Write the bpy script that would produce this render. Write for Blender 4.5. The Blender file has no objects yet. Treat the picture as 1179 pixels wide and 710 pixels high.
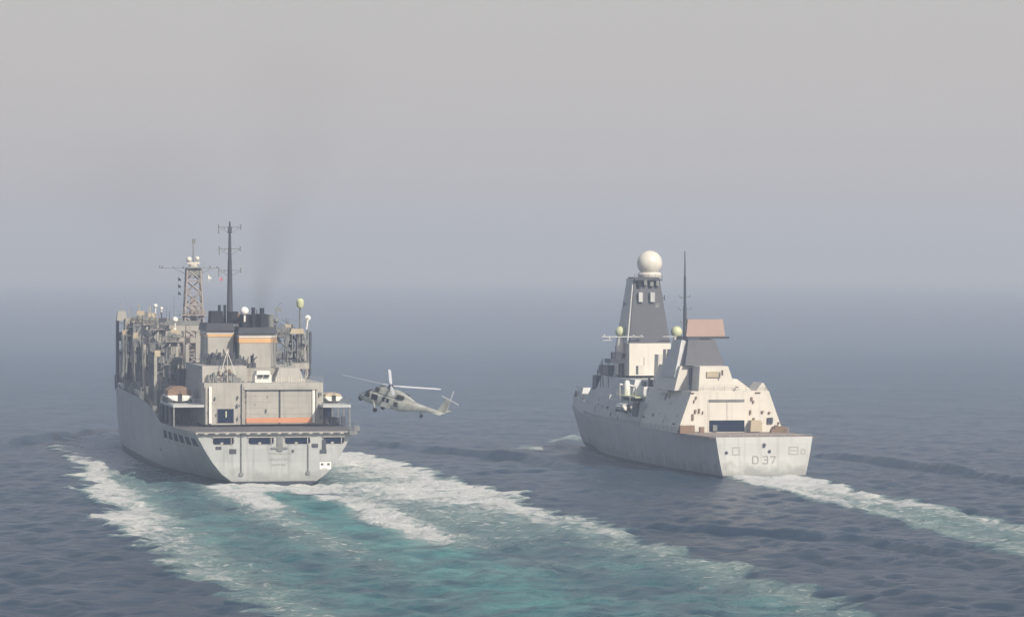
import bpy, math, random
import numpy as np
from mathutils import Vector, Matrix
random.seed(7)
R = math.radians
scn = bpy.context.scene
C = scn.collection

# ------------------------------------------------------------------ camera
F = 4680.0            # focal length in photo pixels (photo 1179 wide)
H = 38.15             # eye height above the sea
cd = bpy.data.cameras.new("camera"); cam = bpy.data.objects.new("camera", cd); C.objects.link(cam)
cd.sensor_width = 36.0; cd.lens = 36.0 * F / 1179.0
cd.clip_start = 1.0; cd.clip_end = 60000.0
cam.location = (0, 0, H); cam.rotation_euler = (R(90) - math.atan(45.0 / F), 0, 0)
scn.camera = cam

# ------------------------------------------------------------------ light
SUN_AZ, SUN_EL = 37.0, 36.0      # degrees right of straight behind the camera, elevation
w = bpy.data.worlds.new("World"); scn.world = w; w.use_nodes = True
nt = w.node_tree; nt.nodes.clear()
def N(t, typ, **kw):
    n = t.nodes.new(typ)
    for k, v in kw.items(): setattr(n, k, v)
    return n
sky = N(nt, 'ShaderNodeTexSky', sky_type='NISHITA', sun_disc=False)
sky.sun_elevation = R(SUN_EL); sky.sun_rotation = R(180 - SUN_AZ)
sky.air_density = 1.0; sky.dust_density = 2.0; sky.ozone_density = 1.0; sky.altitude = 0
SKY_STR = 0.10
tc = N(nt, 'ShaderNodeTexCoord'); sep = N(nt, 'ShaderNodeSeparateXYZ')
ramp = N(nt, 'ShaderNodeMapRange', clamp=True)
ramp.inputs['From Min'].default_value = 0.0; ramp.inputs['From Max'].default_value = 0.24
ramp.inputs['To Min'].default_value = 0.95; ramp.inputs['To Max'].default_value = 0.12
mixs = N(nt, 'ShaderNodeMix', data_type='RGBA')
DUST = (5.5, 4.95, 4.62)          # dust-laden air low over the sea (times the strength below)
mixs.inputs['B'].default_value = (*DUST, 1)
bg = N(nt, 'ShaderNodeBackground'); bg.inputs['Strength'].default_value = SKY_STR
wo = N(nt, 'ShaderNodeOutputWorld')
nt.links.new(tc.outputs['Generated'], sep.inputs[0]); nt.links.new(sep.outputs['Z'], ramp.inputs['Value'])
nt.links.new(ramp.outputs[0], mixs.inputs['Factor']); nt.links.new(sky.outputs[0], mixs.inputs['A'])
nt.links.new(mixs.outputs['Result'], bg.inputs['Color']); nt.links.new(bg.outputs[0], wo.inputs['Surface'])

sl = bpy.data.lights.new("sun", 'SUN'); sl.energy = 4.9; sl.angle = R(1.5); sl.color = (1.0, 0.91, 0.79)
so = bpy.data.objects.new("sun", sl); C.objects.link(so)
sd = Vector((math.sin(R(SUN_AZ)) * math.cos(R(SUN_EL)), -math.cos(R(SUN_AZ)) * math.cos(R(SUN_EL)), math.sin(R(SUN_EL))))
so.rotation_euler = sd.to_track_quat('Z', 'Y').to_euler(); so.location = (200, -200, 200)

vs = scn.view_settings
scn.display_settings.display_device = 'sRGB'
vs.view_transform = 'Standard'; vs.look = 'None'; vs.exposure = 0.18; vs.gamma = 1.0; vs.use_curve_mapping = False
cy = scn.cycles
cy.use_denoising = True; cy.max_bounces = 6; cy.volume_bounces = 1; cy.diffuse_bounces = 3; cy.glossy_bounces = 3
cy.transmission_bounces = 4; cy.use_adaptive_sampling = False; cy.caustics_reflective = False; cy.caustics_refractive = False
cy.sample_clamp_indirect = 4.0

# ------------------------------------------------------------------ materials
def base_mat(name):
    m = bpy.data.materials.new(name); m.use_nodes = True
    t = m.node_tree; b = t.nodes['Principled BSDF']
    return m, t, b
def paint(name, col, rough=0.55, var=0.10, streak=0.0, rust=0.0, metal=0.0, scale=0.35, spec=0.4, plates=0.0, stain=False):
    m, t, b = base_mat(name)
    b.inputs['Roughness'].default_value = rough; b.inputs['Metallic'].default_value = metal
    b.inputs['Specular IOR Level'].default_value = spec
    tcn = N(t, 'ShaderNodeTexCoord')
    n1 = N(t, 'ShaderNodeTexNoise'); n1.inputs['Scale'].default_value = scale; n1.inputs['Detail'].default_value = 6
    t.links.new(tcn.outputs['Object'], n1.inputs['Vector'])
    mr = N(t, 'ShaderNodeMapRange'); mr.inputs['From Min'].default_value = 0.3; mr.inputs['From Max'].default_value = 0.7
    mr.inputs['To Min'].default_value = 1 - var; mr.inputs['To Max'].default_value = 1 + var
    t.links.new(n1.outputs[0], mr.inputs['Value'])
    mx = N(t, 'ShaderNodeMix', data_type='RGBA', blend_type='MULTIPLY'); mx.inputs['Factor'].default_value = 1
    mx.inputs['A'].default_value = (*col, 1); t.links.new(mr.outputs[0], mx.inputs['B'])
    out = mx.outputs['Result']
    if streak or rust:
        mp = N(t, 'ShaderNodeMapping'); mp.inputs['Scale'].default_value = (1.3, 1.3, 0.10)
        t.links.new(tcn.outputs['Object'], mp.inputs['Vector'])
        n2 = N(t, 'ShaderNodeTexNoise'); n2.inputs['Scale'].default_value = 1.0; n2.inputs['Detail'].default_value = 5
        t.links.new(mp.outputs[0], n2.inputs['Vector'])
        r2 = N(t, 'ShaderNodeMapRange'); r2.inputs['From Min'].default_value = 0.52; r2.inputs['From Max'].default_value = 0.72
        r2.inputs['To Max'].default_value = max(streak, rust)
        t.links.new(n2.outputs[0], r2.inputs['Value'])
        m2 = N(t, 'ShaderNodeMix', data_type='RGBA')
        m2.inputs['B'].default_value = (0.16, 0.085, 0.045, 1) if rust else (col[0] * .45, col[1] * .45, col[2] * .45, 1)
        t.links.new(r2.outputs[0], m2.inputs['Factor']); t.links.new(out, m2.inputs['A']); out = m2.outputs['Result']
    if plates:
        sp_ = N(t, 'ShaderNodeSeparateXYZ'); t.links.new(tcn.outputs['Object'], sp_.inputs[0])
        cb = N(t, 'ShaderNodeCombineXYZ'); ad = N(t, 'ShaderNodeMath', operation='ADD'); t.links.new(sp_.outputs['X'], ad.inputs[0]); t.links.new(sp_.outputs['Y'], ad.inputs[1])
        t.links.new(ad.outputs[0], cb.inputs['X']); t.links.new(sp_.outputs['Z'], cb.inputs['Y'])
        bk = N(t, 'ShaderNodeTexBrick'); bk.inputs['Scale'].default_value = 1.0; bk.inputs['Brick Width'].default_value = 5.5; bk.inputs['Row Height'].default_value = 2.1
        bk.inputs['Mortar Size'].default_value = .05; bk.inputs['Color1'].default_value = (1, 1, 1, 1); bk.inputs['Color2'].default_value = (.90, .91, .92, 1); bk.inputs['Mortar'].default_value = (1 - plates,) * 3 + (1,)
        t.links.new(cb.outputs[0], bk.inputs['Vector'])
        m3 = N(t, 'ShaderNodeMix', data_type='RGBA', blend_type='MULTIPLY'); m3.inputs['Factor'].default_value = 1; t.links.new(out, m3.inputs['A']); t.links.new(bk.outputs['Color'], m3.inputs['B']); out = m3.outputs['Result']
    if stain:
        s2 = N(t, 'ShaderNodeSeparateXYZ'); t.links.new(tcn.outputs['Object'], s2.inputs[0])
        n5 = N(t, 'ShaderNodeTexNoise'); n5.inputs['Scale'].default_value = .5; n5.inputs['Detail'].default_value = 6; t.links.new(tcn.outputs['Object'], n5.inputs['Vector'])
        a5 = N(t, 'ShaderNodeMath', operation='MULTIPLY_ADD'); a5.inputs[1].default_value = -6.0; t.links.new(n5.outputs[0], a5.inputs[0]); t.links.new(s2.outputs['Z'], a5.inputs[2])
        r5 = N(t, 'ShaderNodeMapRange'); r5.inputs['From Min'].default_value = -.3; r5.inputs['From Max'].default_value = -2.2; r5.inputs['To Max'].default_value = .7; t.links.new(a5.outputs[0], r5.inputs['Value'])
        m4 = N(t, 'ShaderNodeMix', data_type='RGBA'); m4.inputs['B'].default_value = (.20, .21, .20, 1); t.links.new(r5.outputs[0], m4.inputs['Factor']); t.links.new(out, m4.inputs['A']); out = m4.outputs['Result']
    t.links.new(out, b.inputs['Base Color'])
    bp = N(t, 'ShaderNodeBump'); bp.inputs['Strength'].default_value = 0.15; bp.inputs['Distance'].default_value = 0.05
    n3 = N(t, 'ShaderNodeTexNoise'); n3.inputs['Scale'].default_value = 0.9; n3.inputs['Detail'].default_value = 3
    t.links.new(tcn.outputs['Object'], n3.inputs['Vector']); t.links.new(n3.outputs[0], bp.inputs['Height'])
    t.links.new(bp.outputs[0], b.inputs['Normal'])
    return m
M = dict(
    hull=paint('hull_grey', (.37, .39, .39), .5, .09, streak=.45, scale=.12, plates=.16, stain=True),
    hull2=paint('pale_hull_grey', (.50, .51, .50), .45, .06, streak=.3, scale=.12, plates=.10, stain=True),
    sup=paint('haze_grey', (.36, .35, .32), .55, .09, streak=.35),
    sup_rust=paint('weathered_grey', (.33, .32, .29), .6, .14, rust=.45, scale=.6),
    sup2=paint('pale_superstructure', (.60, .575, .52), .5, .06, streak=.22),
    sup2side=paint('superstructure_grey', (.47, .485, .485), .5, .07, streak=.28, plates=.10),
    dark=paint('dark_blue_grey', (.045, .05, .065), .6, .15),
    mast=paint('mast_dark_panel', (.035, .040, .060), .5, .10, streak=.3),
    black=paint('soot_black', (.02, .022, .028), .7, .2, spec=.15),
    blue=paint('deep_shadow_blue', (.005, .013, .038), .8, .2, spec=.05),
    pane=paint('dark_glass', (.01, .014, .02), .12, .1, spec=.6),
    deck=paint('deck_nonskid', (.10, .095, .10), .8, .15, scale=.25),
    deck2=paint('worn_flight_deck', (.24, .20, .175), .8, .15, scale=.25),
    boot=paint('boot_top_black', (.02, .028, .04), .5, .1),
    white=paint('white_paint', (.78, .77, .72), .45, .04),
    dome=paint('radome_white', (.62, .60, .54), .4, .08, scale=.8),
    green=paint('pale_green_dome', (.50, .54, .34), .5, .06),
    orange=paint('orange_band', (.56, .25, .13), .55, .08),
    gold=paint('gold_band', (.62, .38, .17), .5, .08),
    gilt=paint('funnel_band_white', (.62, .58, .55), .5, .05),
    brown=paint('brown_canvas', (.20, .135, .09), .8, .15),
    radar=paint('radar_face_brown', (.27, .19, .155), .6, .08),
    tan=paint('tan_cover', (.42, .36, .26), .7, .12),
    mark=paint('grey_lettering', (.27, .275, .26), .6, .05),
    mark2=paint('faint_lettering', (.34, .345, .33), .6, .05),
    pipe=paint('winch_grey', (.16, .17, .17), .55, .25, scale=1.2),
    steel=paint('lattice_steel', (.30, .27, .25), .6, .15, rust=.3),
    pink=paint('pink_flag', (.55, .18, .22), .8, .05),
    heli=paint('helicopter_grey', (.30, .31, .29), .5, .30, streak=.4, scale=.9),
    blade=paint('rotor_blade_grey', (.50, .52, .55), .4, .05),
    rubber=paint('black_rubber', (.02, .02, .02), .8, .1),
    red=paint('red_lifebuoy', (.5, .08, .04), .6, .1),
    cable=paint('dark_rigging', (.06, .06, .07), .7, .1),
)

# ------------------------------------------------------------------ mesh builder
SPLIT = set('''rigging deck_gear deck_equipment deck_locker safety_net side_opening wall_fitting vent_trunk fairlead railing fender_strake
wing_post wing_railing hangar_pillar winch_machinery roof_stanchion bulkhead_locker deck_edge_light porthole cargo_house cargo_trunk whip_antenna fuel_hose
hangar_railing forecastle_railing capstan transfer_winch transom_hatch sensor_panel winch masthead_block access_ladder deckhouse_railing deck_marking bridge_window
davit portal_frame guide_rail brace door_rib hangar_door life_raft_rack signal_yard cradle quarter_platform'''.split())
class MB:
    def __init__(s): s.v = []; s.f = []; s.mi = []; s.cur = 0; s.mats = []
    def use(s, m):
        if m not in s.mats: s.mats.append(m)
        s.cur = s.mats.index(m); return s
    def add(s, vs_, fs_):
        o = len(s.v); s.v += [tuple(p) for p in vs_]
        for f in fs_: s.f.append(tuple(i + o for i in f)); s.mi.append(s.cur)
        return s
    def hexa(s, p):   # 4 bottom (ccw) then 4 top
        return s.add(p, [(3, 2, 1, 0), (4, 5, 6, 7), (0, 1, 5, 4), (1, 2, 6, 5), (2, 3, 7, 6), (3, 0, 4, 7)])
    def box(s, x0, x1, y0, y1, z0, z1, tx=0, ty=0, tx1=None):
        if x0 > x1: x0, x1 = x1, x0
        if y0 > y1: y0, y1 = y1, y0
        if z0 > z1: z0, z1 = z1, z0
        if tx1 is None: tx1 = tx
        return s.hexa([(x0, y0, z0), (x1, y0, z0), (x1, y1, z0), (x0, y1, z0),
                       (x0 + tx, y0 + ty, z1), (x1 - tx1, y0 + ty, z1), (x1 - tx1, y1 - ty, z1), (x0 + tx, y1 - ty, z1)])
    def tube(s, a, b, r, r2=None, n=8):
        a = Vector(a); b = Vector(b); r2 = r if r2 is None else r2
        d = (b - a)
        if d.length < 1e-6: return s
        d.normalize(); u = d.orthogonal().normalized(); w_ = d.cross(u)
        vs_ = []
        for c, rr in ((a, r), (b, r2)):
            for k in range(n):
                t = 2 * math.pi * k / n; vs_.append(c + (u * math.cos(t) + w_ * math.sin(t)) * rr)
        fs_ = [(k, (k + 1) % n, n + (k + 1) % n, n + k) for k in range(n)] + [tuple(range(n - 1, -1, -1)), tuple(range(n, 2 * n))]
        return s.add(vs_, fs_)
    def path(s, pts, r, n=6):
        for a, b in zip(pts[:-1], pts[1:]): s.tube(a, b, r, n=n)
        return s
    def lathe(s, c, prof, n=20, axis='z'):
        vs_ = []; c = Vector(c)
        for (rr, zz) in prof:
            for k in range(n):
                t = 2 * math.pi * k / n
                p = (rr * math.cos(t), rr * math.sin(t), zz)
                if axis == 'x': p = (p[2], p[0], p[1])
                vs_.append(c + Vector(p))
        m = len(prof)
        fs_ = [(j * n + k, j * n + (k + 1) % n, (j + 1) * n + (k + 1) % n, (j + 1) * n + k) for j in range(m - 1) for k in range(n)]
        fs_ += [tuple(range(n - 1, -1, -1)), tuple(range((m - 1) * n, m * n))]
        return s.add(vs_, fs_)
    def ball(s, c, r, n=24, cut=-1.0):
        prof = []
        for j in range(n // 2 + 1):
            t = -math.pi / 2 + math.pi * j / (n // 2)
            if math.sin(t) < cut: continue
            prof.append((max(r * math.cos(t), .001), r * math.sin(t)))
        return s.lathe(c, prof, n)
    def prism(s, poly, a0, a1, fn=None):  # poly of (y,z) extruded along x from a0 to a1
        n = len(poly)
        fn = fn or (lambda a, y, z: (a, y, z))
        vs_ = [fn(a0, y, z) for y, z in poly] + [fn(a1, y, z) for y, z in poly]
        fs_ = [(k, (k + 1) % n, n + (k + 1) % n, n + k) for k in range(n)] + [tuple(range(n - 1, -1, -1)), tuple(range(n, 2 * n))]
        return s.add(vs_, fs_)
    def islands(s):
        n = len(s.v); par = list(range(n))
        def fd(i):
            while par[i] != i: par[i] = par[par[i]]; i = par[i]
            return i
        for f in s.f:
            r0 = fd(f[0])
            for i in f[1:]: par[fd(i)] = r0
        V = np.array(s.v); root = np.array([fd(i) for i in range(n)]); ids = sorted(set(root.tolist()))
        bb = {r: (V[root == r].min(0) - .05, V[root == r].max(0) + .05) for r in ids}
        q = {r: r for r in ids}
        def f2(i):
            while q[i] != i: q[i] = q[q[i]]; i = q[i]
            return i
        for i, r in enumerate(ids):
            for t_ in ids[i + 1:]:
                if np.all(bb[r][0] <= bb[t_][1]) and np.all(bb[t_][0] <= bb[r][1]): q[f2(t_)] = f2(r)
        out = {}
        for r in ids: out.setdefault(f2(r), set()).add(r)
        res = []
        for g in out.values():
            keep = [i for i in range(n) if int(root[i]) in g]; mp_ = {o: k for k, o in enumerate(keep)}
            m2 = MB(); m2.mats = s.mats; m2.v = [s.v[i] for i in keep]
            for f, mi in zip(s.f, s.mi):
                if f[0] in mp_: m2.f.append(tuple(mp_[i] for i in f)); m2.mi.append(mi)
            res.append(m2)
        return res
    def build(s, name, mat=None, parent=None, label=None, smooth=True):
        if name in SPLIT:
            parts = s.islands()
            if len(parts) > 1:
                SP = SPLIT; o = None
                for m2 in parts: o = m2._build(name, mat, parent, label, smooth)
                return o
        return s._build(name, mat, parent, label, smooth)
    def _build(s, name, mat=None, parent=None, label=None, smooth=True):
        me = bpy.data.meshes.new(name); me.from_pydata(s.v, [], s.f)
        mats = s.mats if s.mats else [mat]
        for m in mats: me.materials.append(M[m] if isinstance(m, str) else m)
        me.polygons.foreach_set('material_index', s.mi if s.mats else [0] * len(s.f))
        import bmesh
        bm = bmesh.new(); bm.from_mesh(me); bmesh.ops.recalc_face_normals(bm, faces=bm.faces); bm.to_mesh(me); bm.free()
        if smooth:
            me.polygons.foreach_set('use_smooth', [True] * len(me.polygons)); me.set_sharp_from_angle(angle=R(35))
        me.update()
        o = bpy.data.objects.new(name, me); C.objects.link(o)
        if parent: o.parent = parent
        if label: o['label'] = label
        return o
def tag(o, label=None, cat=None, group=None, kind=None):
    if label: o['label'] = label
    if cat: o['category'] = cat
    if group: o['group'] = group
    if kind: o['kind'] = kind
    return o
def empty(name, loc, rz=0.0, **kw):
    o = bpy.data.objects.new(name, None); C.objects.link(o); o.location = loc; o.rotation_euler = (0, 0, rz); o.empty_display_size = .5
    return tag(o, **kw)

# a ship's own frame: x forward, y to port, z up
class Ship:
    def __init__(s, X, Y, deg):
        s.X, s.Y, s.t = X, Y, R(deg); s.s, s.c = math.sin(s.t), math.cos(s.t); s.rz = R(90) + s.t
    def world(s, a, b): return (s.X - a * s.s - b * s.c, s.Y + a * s.c - b * s.s)
    def local(s, x, y):
        dx, dy = x - s.X, y - s.Y
        return (-s.s * dx + s.c * dy, -s.c * dx - s.s * dy)
    def b(s, px, a):      # port offset of what stands at photo column px, a metres forward of the stern
        k = (px - 589.5) / F
        return (k * (s.Y + a * s.c) - s.X + a * s.s) / (k * s.s - s.c)
    def z(s, py, a, b=0):
        return H - (py - 310.0) / F * (s.Y + a * s.c - b * s.s)
    def bx(s, mb, a0, a1, x0, x1, y0, y1, tx=0, ty=0, tx1=None):
        b0, b1 = s.b(x1, a0), s.b(x0, a0)
        return mb.box(a0, a1, b0, b1, s.z(y1, a0), s.z(y0, a0), tx, ty, tx1)
    def p(s, px, py, a): return (a, s.b(px, a), s.z(py, a, s.b(px, a)))
SS = Ship(-42.1, 720.0, 10.3)
DD = Ship(46.2, 744.0, 12.6)

# ------------------------------------------------------------------ the sea (one sheet, real waves)
def line(*segs):
    out = []
    for a, b, n in segs: out += list(np.linspace(a, b, n, endpoint=False))
    out.append(segs[-1][1]); return np.array(out)
gx = np.concatenate([-np.geomspace(12000, 190, 40), np.linspace(-185, 185, 500), np.geomspace(190, 12000, 40)])
gy = np.concatenate([np.linspace(-400, 430, 16, endpoint=False), np.linspace(430, 820, 420, endpoint=False),
                     np.linspace(820, 1300, 260, endpoint=False), np.geomspace(1300, 22000, 150)])
GX, GY = np.meshgrid(gx, gy)
rng = np.random.default_rng(3)
Z = np.zeros_like(GX)
for i in range(46):
    lam = 3.2 * (1.075 ** i)                      # wave lengths 3 to 80 m
    ang = R(205) + rng.normal(0, .55)
    k = 2 * math.pi / lam; amp = 0.0138 * lam ** 0.55 * (1.35 if lam < 7 else 1.0 if lam < 14 else (14 / lam) ** .75) * rng.uniform(.5, 1.4)
    fade = np.clip(1.2 - np.abs(GX) / 700, 0, 1) * np.interp(GY, [0, 650, 1100, 3000], [1, 1, min(1, .25 + lam / 70), min(1, lam / 160)])
    Z += amp * fade * np.sin(k * (math.cos(ang) * GX + math.sin(ang) * GY) + rng.uniform(0, 6.28))
def sm(e0, e1, x):
    t = np.clip((x - e0) / (e1 - e0), 0, 1); return t * t * (3 - 2 * t)
def fbm(X, Y, sc, seed, oct_=4):
    r = np.random.default_rng(seed); out = np.zeros_like(X); a = 1; tot = 0
    for o in range(oct_):
        G = r.uniform(-1, 1, (128, 128)); u = X / sc; v = Y / sc
        iu = np.floor(u).astype(int); iv = np.floor(v).astype(int); fu = u - iu; fv = v - iv
        fu = fu * fu * (3 - 2 * fu); fv = fv * fv * (3 - 2 * fv)
        g = lambda a_, b_: G[a_ % 128, b_ % 128]
        out += a * ((g(iu, iv) * (1 - fu) + g(iu + 1, iv) * fu) * (1 - fv) + (g(iu, iv + 1) * (1 - fu) + g(iu + 1, iv + 1) * fu) * fv)
        tot += a; a *= .5; sc *= .5
    return out / tot
def ridge(pts, amp, wid, Z):                      # a long smooth bow-wave crest following a curve on the water
    pts = np.array(pts); best = np.full(GX.shape, 1e9); tt = np.zeros(GX.shape)
    n = len(pts) - 1
    for i in range(n):
        a, b = pts[i], pts[i + 1]; d = b - a; L = (d ** 2).sum()
        t = np.clip(((GX - a[0]) * d[0] + (GY - a[1]) * d[1]) / L, 0, 1)
        dist = np.hypot(GX - a[0] - t * d[0], GY - a[1] - t * d[1])
        m = dist < best; best = np.where(m, dist, best); tt = np.where(m, (i + t) / n, tt)
    env = np.sin(np.pi * np.clip(tt, 0.02, .98)) ** .5
    prof = np.exp(-(best / wid) ** 2) * 1.0 - .35 * np.exp(-((best - 2.2 * wid) / wid) ** 2)
    return Z + amp * env * prof * (.75 + .45 * fbm(GX, GY, 18, 41, 2))
def W(px, py): Y = H * F / (py - 310.0); return ((px - 589.5) / F * Y, Y)
Z = ridge([W(-70, 528), W(0, 513), W(60, 503), W(110, 495)], 1.6, 1.8, Z)
Z = ridge([W(400, 505), W(440, 512), W(520, 520), W(610, 528), W(700, 545)], 1.35, 1.7, Z)
Z = ridge([W(930, 522), W(1000, 530), W(1080, 541), W(1300, 572)], 1.25, 1.6, Z)
Z = ridge([W(700, 602), W(820, 610), W(900, 614), W(1010, 624), W(1150, 645)], 1.0, 1.6, Z)
Z = ridge([W(640, 513), W(668, 503), W(690, 508), W(760, 530)], 1.2, 2.2, Z)
Z = ridge([W(540, 545), W(600, 542), W(680, 540)], .5, 2.0, Z)
# wake fields
A1, B1 = SS.local(GX, GY); A2, B2 = DD.local(GX, GY)
n1 = fbm(GX, GY, 26, 11); n2 = fbm(GX, GY, 7, 12); n3 = fbm(GX, GY, 2.6, 13, 3)
wob = n1 * 4 + n2 * 4.0 + n3 * 2.2
portE = np.interp(A1, [-330, -254, -162, -60, 87, 150, 225, 245], [34.5, 35.5, 38, 35, 29.5, 26, 17, 9]) + wob
stbE = np.interp(A1, [-330, -243, -139, -38, 72, 150, 225, 245], [33.5, 33.7, 34.5, 35.5, 35.0, 27, 10, 2]) + wob
inside = sm(-1.5, 1.5, portE - B1) * sm(-1.5, 1.5, stbE + B1) * sm(238, 228, A1)
aft = sm(6, -4, A1)
foam = np.zeros_like(GX); turq = np.zeros_like(GX)
fadeA = np.interp(A1, [-330, -200, -60, 60, 230], [.62, .72, .9, 1.0, 1.0])
# port edge band, broken into tongues
dp = portE - B1
bandp = np.exp(-((dp - 4) / 6.0) ** 2) * .66 + np.exp(-((dp - 7) / 15.0) ** 2) * .30 * sm(-240, 60, A1)
ds_ = stbE + B1
bands = np.exp(-((ds_ - 3.5) / 5.5) ** 2) * .58 + np.exp(-((ds_ - 9) / 12.0) ** 2) * .42 * sm(-200, 20, A1)
foam += inside * (bandp + bands) * fadeA
# boiling water just aft of the bow shoulders and abreast of the hull
foam += inside * sm(50, 130, A1) * .72
foam += inside * (.24 + .25 * n1 + .18 * n2) * np.interp(A1, [-330, -200, -100, 0], [.35, .7, 1, .6])
foam += inside * sm(2, -30, B1) * sm(-160, 30, A1) * sm(34, 16, -B1) * .42
# propeller wash
def streak(A, B, a0, a1, bf, wd, amp):
    return amp * np.exp(-((B - bf(A) - n1 * 1.5) / wd) ** 2) * sm(a1 - 25, a1 + 10, A) * sm(a0 + 1, a0 - 2, A)
foam += streak(A1, B1, 0, -58, lambda A: 8.2 - A * .0, 3.8, .95)
foam += streak(A1, B1, 0, -150, lambda A: -4.5 + A * .004, 3.0 - A1.clip(-160, 0) * .01, .85)
foam += streak(A1, B1, 0, -95, lambda A: 2.8, 2.0, .42)
foam += aft * sm(-16, -2, A1) * sm(9.5, 6, np.abs(B1)) * .9
foam += aft * sm(-190, -20, A1) * sm(-5, -9, B1) * sm(-36, -26, B1) * .26
lane = aft * np.exp(-((B1 + 14 + n1 * 2) / 7) ** 2) * sm(-330, -60, A1) * .10; foam += lane
turq += aft * np.exp(-((B1 - 1.5) / 9.0) ** 4) * np.interp(A1, [-330, -150, -40, 0], [.55, .8, 1, 1])
turq += inside * np.exp(-((B1 - 24) / 11.0) ** 2) * np.interp(A1, [-330, -60, 60, 230], [.85, .8, .5, .4]) * (0.65 + .6 * n1)
turq += inside * np.exp(-((B1 + 24) / 12.0) ** 2) * np.interp(A1, [-330, -60, 60, 230], [.4, .45, .3, .3]) * (.7 + .9 * n1)
turq += inside * .22
# second ship's narrower wake, curving gently
bc = np.interp(A2, [-330, -200, -106, -59, 0], [26, 13.0, 6.0, 4.0, 0]); hw = np.interp(A2, [-330, -200, -106, -40, 0], [13, 10.5, 7.4, 6.8, 7.6])
e2 = hw - np.abs(B2 - bc - n1 * 1.5) + n2 * 2.4 + n3 * 1.2
in2 = sm(-1.0, 1.5, e2) * sm(2, -2, A2)
foam += in2 * (np.interp(A2, [-330, -220, -120, -50, 0], [.34, .42, .50, .80, 1.1]) + .25 * np.exp(-((B2 - bc + hw * .55) / 2.5) ** 2) + .2 * np.exp(-((B2 - bc - hw * .7) / 2.0) ** 2))
turq += in2 * .45
# thin foam along the destroyer's waterline and at both stems
hb2 = np.interp(A2, [0, 30, 60, 90, 118, 135], [7.8, 9.2, 9.7, 8.3, 2.6, .4])
foam += np.exp(-((np.abs(B2) - hb2 - .8) / 1.3) ** 2) * sm(142, 136, A2) * sm(-1, 3, A2) * (.34 + .3 * sm(100, 135, A2))
for px_, py_, sx_, sy_, am_ in ((650, 507, 3.5, 7, .9), (634, 515, 3, 5, .6), (690, 507, 3, 6, .6)):
    wx_, wy_ = W(px_, py_); foam += am_ * np.exp(-((GX - wx_) / sx_) ** 2 - ((GY - wy_) / sy_) ** 2)
foam += np.exp(-((A2 - 133) / 11) ** 2) * np.exp(-((B2 - 12) / 6) ** 2) * .6
dk1 = np.exp(-((B1 - 2.0 - n1 * 1.2) / 3.4) ** 4) * sm(-190, -60, A1) * sm(-18, -38, A1)
dk2 = np.exp(-((B1 - 21 - n1 * 2) / 5.5) ** 4) * sm(-230, -60, A1) * sm(70, 20, A1)
foam += aft * np.exp(-((B1 - 10.5 - n1 * 2) / 3.6) ** 2) * sm(-290, -60, A1) * .45
foam += aft * sm(-34, -8, A1) * sm(13, 8, np.abs(B1 - 1)) * .6
foam *= (1 - .85 * dk1) * (1 - .45 * dk2); turq *= (1 - .25 * dk2)
turq = np.maximum(turq, dk1 * .95)
foam = np.clip(foam, 0, 1.0); turq = np.clip(turq, 0, 1)
wk = np.clip(foam * .8 + in2 * .3 + inside * .4, 0, 1)
Z += wk * (n2 * .45 + n3 * .50) * np.clip(1.8 - GY / 900, .2, 1)
foam_far = sm(5200, 1200, GY)
ny, nx = GX.shape
V = np.stack([GX, GY, Z], -1).reshape(-1, 3)
idx = np.arange(ny * nx).reshape(ny, nx)
Q = np.stack([idx[:-1, :-1], idx[:-1, 1:], idx[1:, 1:], idx[1:, :-1]], -1).reshape(-1, 4)
me = bpy.data.meshes.new('sea'); me.vertices.add(len(V)); me.vertices.foreach_set('co', V.ravel().astype(np.float32))
me.loops.add(Q.size); me.loops.foreach_set('vertex_index', Q.ravel().astype(np.int32))
me.polygons.add(len(Q)); me.polygons.foreach_set('loop_start', np.arange(0, Q.size, 4, dtype=np.int32))
me.update(calc_edges=True); me.polygons.foreach_set('use_smooth', np.ones(len(Q), dtype=bool))
for nm, arr in (('foam', foam), ('churn', turq)):
    at = me.attributes.new(nm, 'FLOAT', 'POINT'); at.data.foreach_set('value', arr.ravel().astype(np.float32))
sea = bpy.data.objects.new('sea', me); C.objects.link(sea); tag(sea, kind='structure')

m, t, b = base_mat('sea_water')
tcn = N(t, 'ShaderNodeNewGeometry')
def noise(sc, det, rough=.55, vec=None, scale3=None, dist=0.0):
    n = N(t, 'ShaderNodeTexNoise'); n.inputs['Scale'].default_value = sc; n.inputs['Detail'].default_value = det
    n.inputs['Roughness'].default_value = rough; n.inputs['Distortion'].default_value = dist
    src = tcn.outputs['Position']
    if scale3:
        mp = N(t, 'ShaderNodeMapping'); mp.inputs['Scale'].default_value = scale3; t.links.new(src, mp.inputs['Vector']); src = mp.outputs[0]
    t.links.new(src, n.inputs['Vector']); return n.outputs[0]
def mth(op, a, b_=None, clamp=False):
    n = N(t, 'ShaderNodeMath', operation=op, use_clamp=clamp)
    for i, v in enumerate((a, b_)):
        if v is None: continue
        if isinstance(v, (int, float)): n.inputs[i].default_value = v
        else: t.links.new(v, n.inputs[i])
    return n.outputs[0]
def attr(nm):
    n = N(t, 'ShaderNodeAttribute', attribute_name=nm); return n.outputs['Fac']
def rng_(v, a, b_, c=0., d=1.):
    n = N(t, 'ShaderNodeMapRange', interpolation_type='SMOOTHSTEP')
    n.inputs['From Min'].default_value = a; n.inputs['From Max'].default_value = b_
    n.inputs['To Min'].default_value = c; n.inputs['To Max'].default_value = d
    t.links.new(v, n.inputs['Value']); return n.outputs[0]
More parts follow.
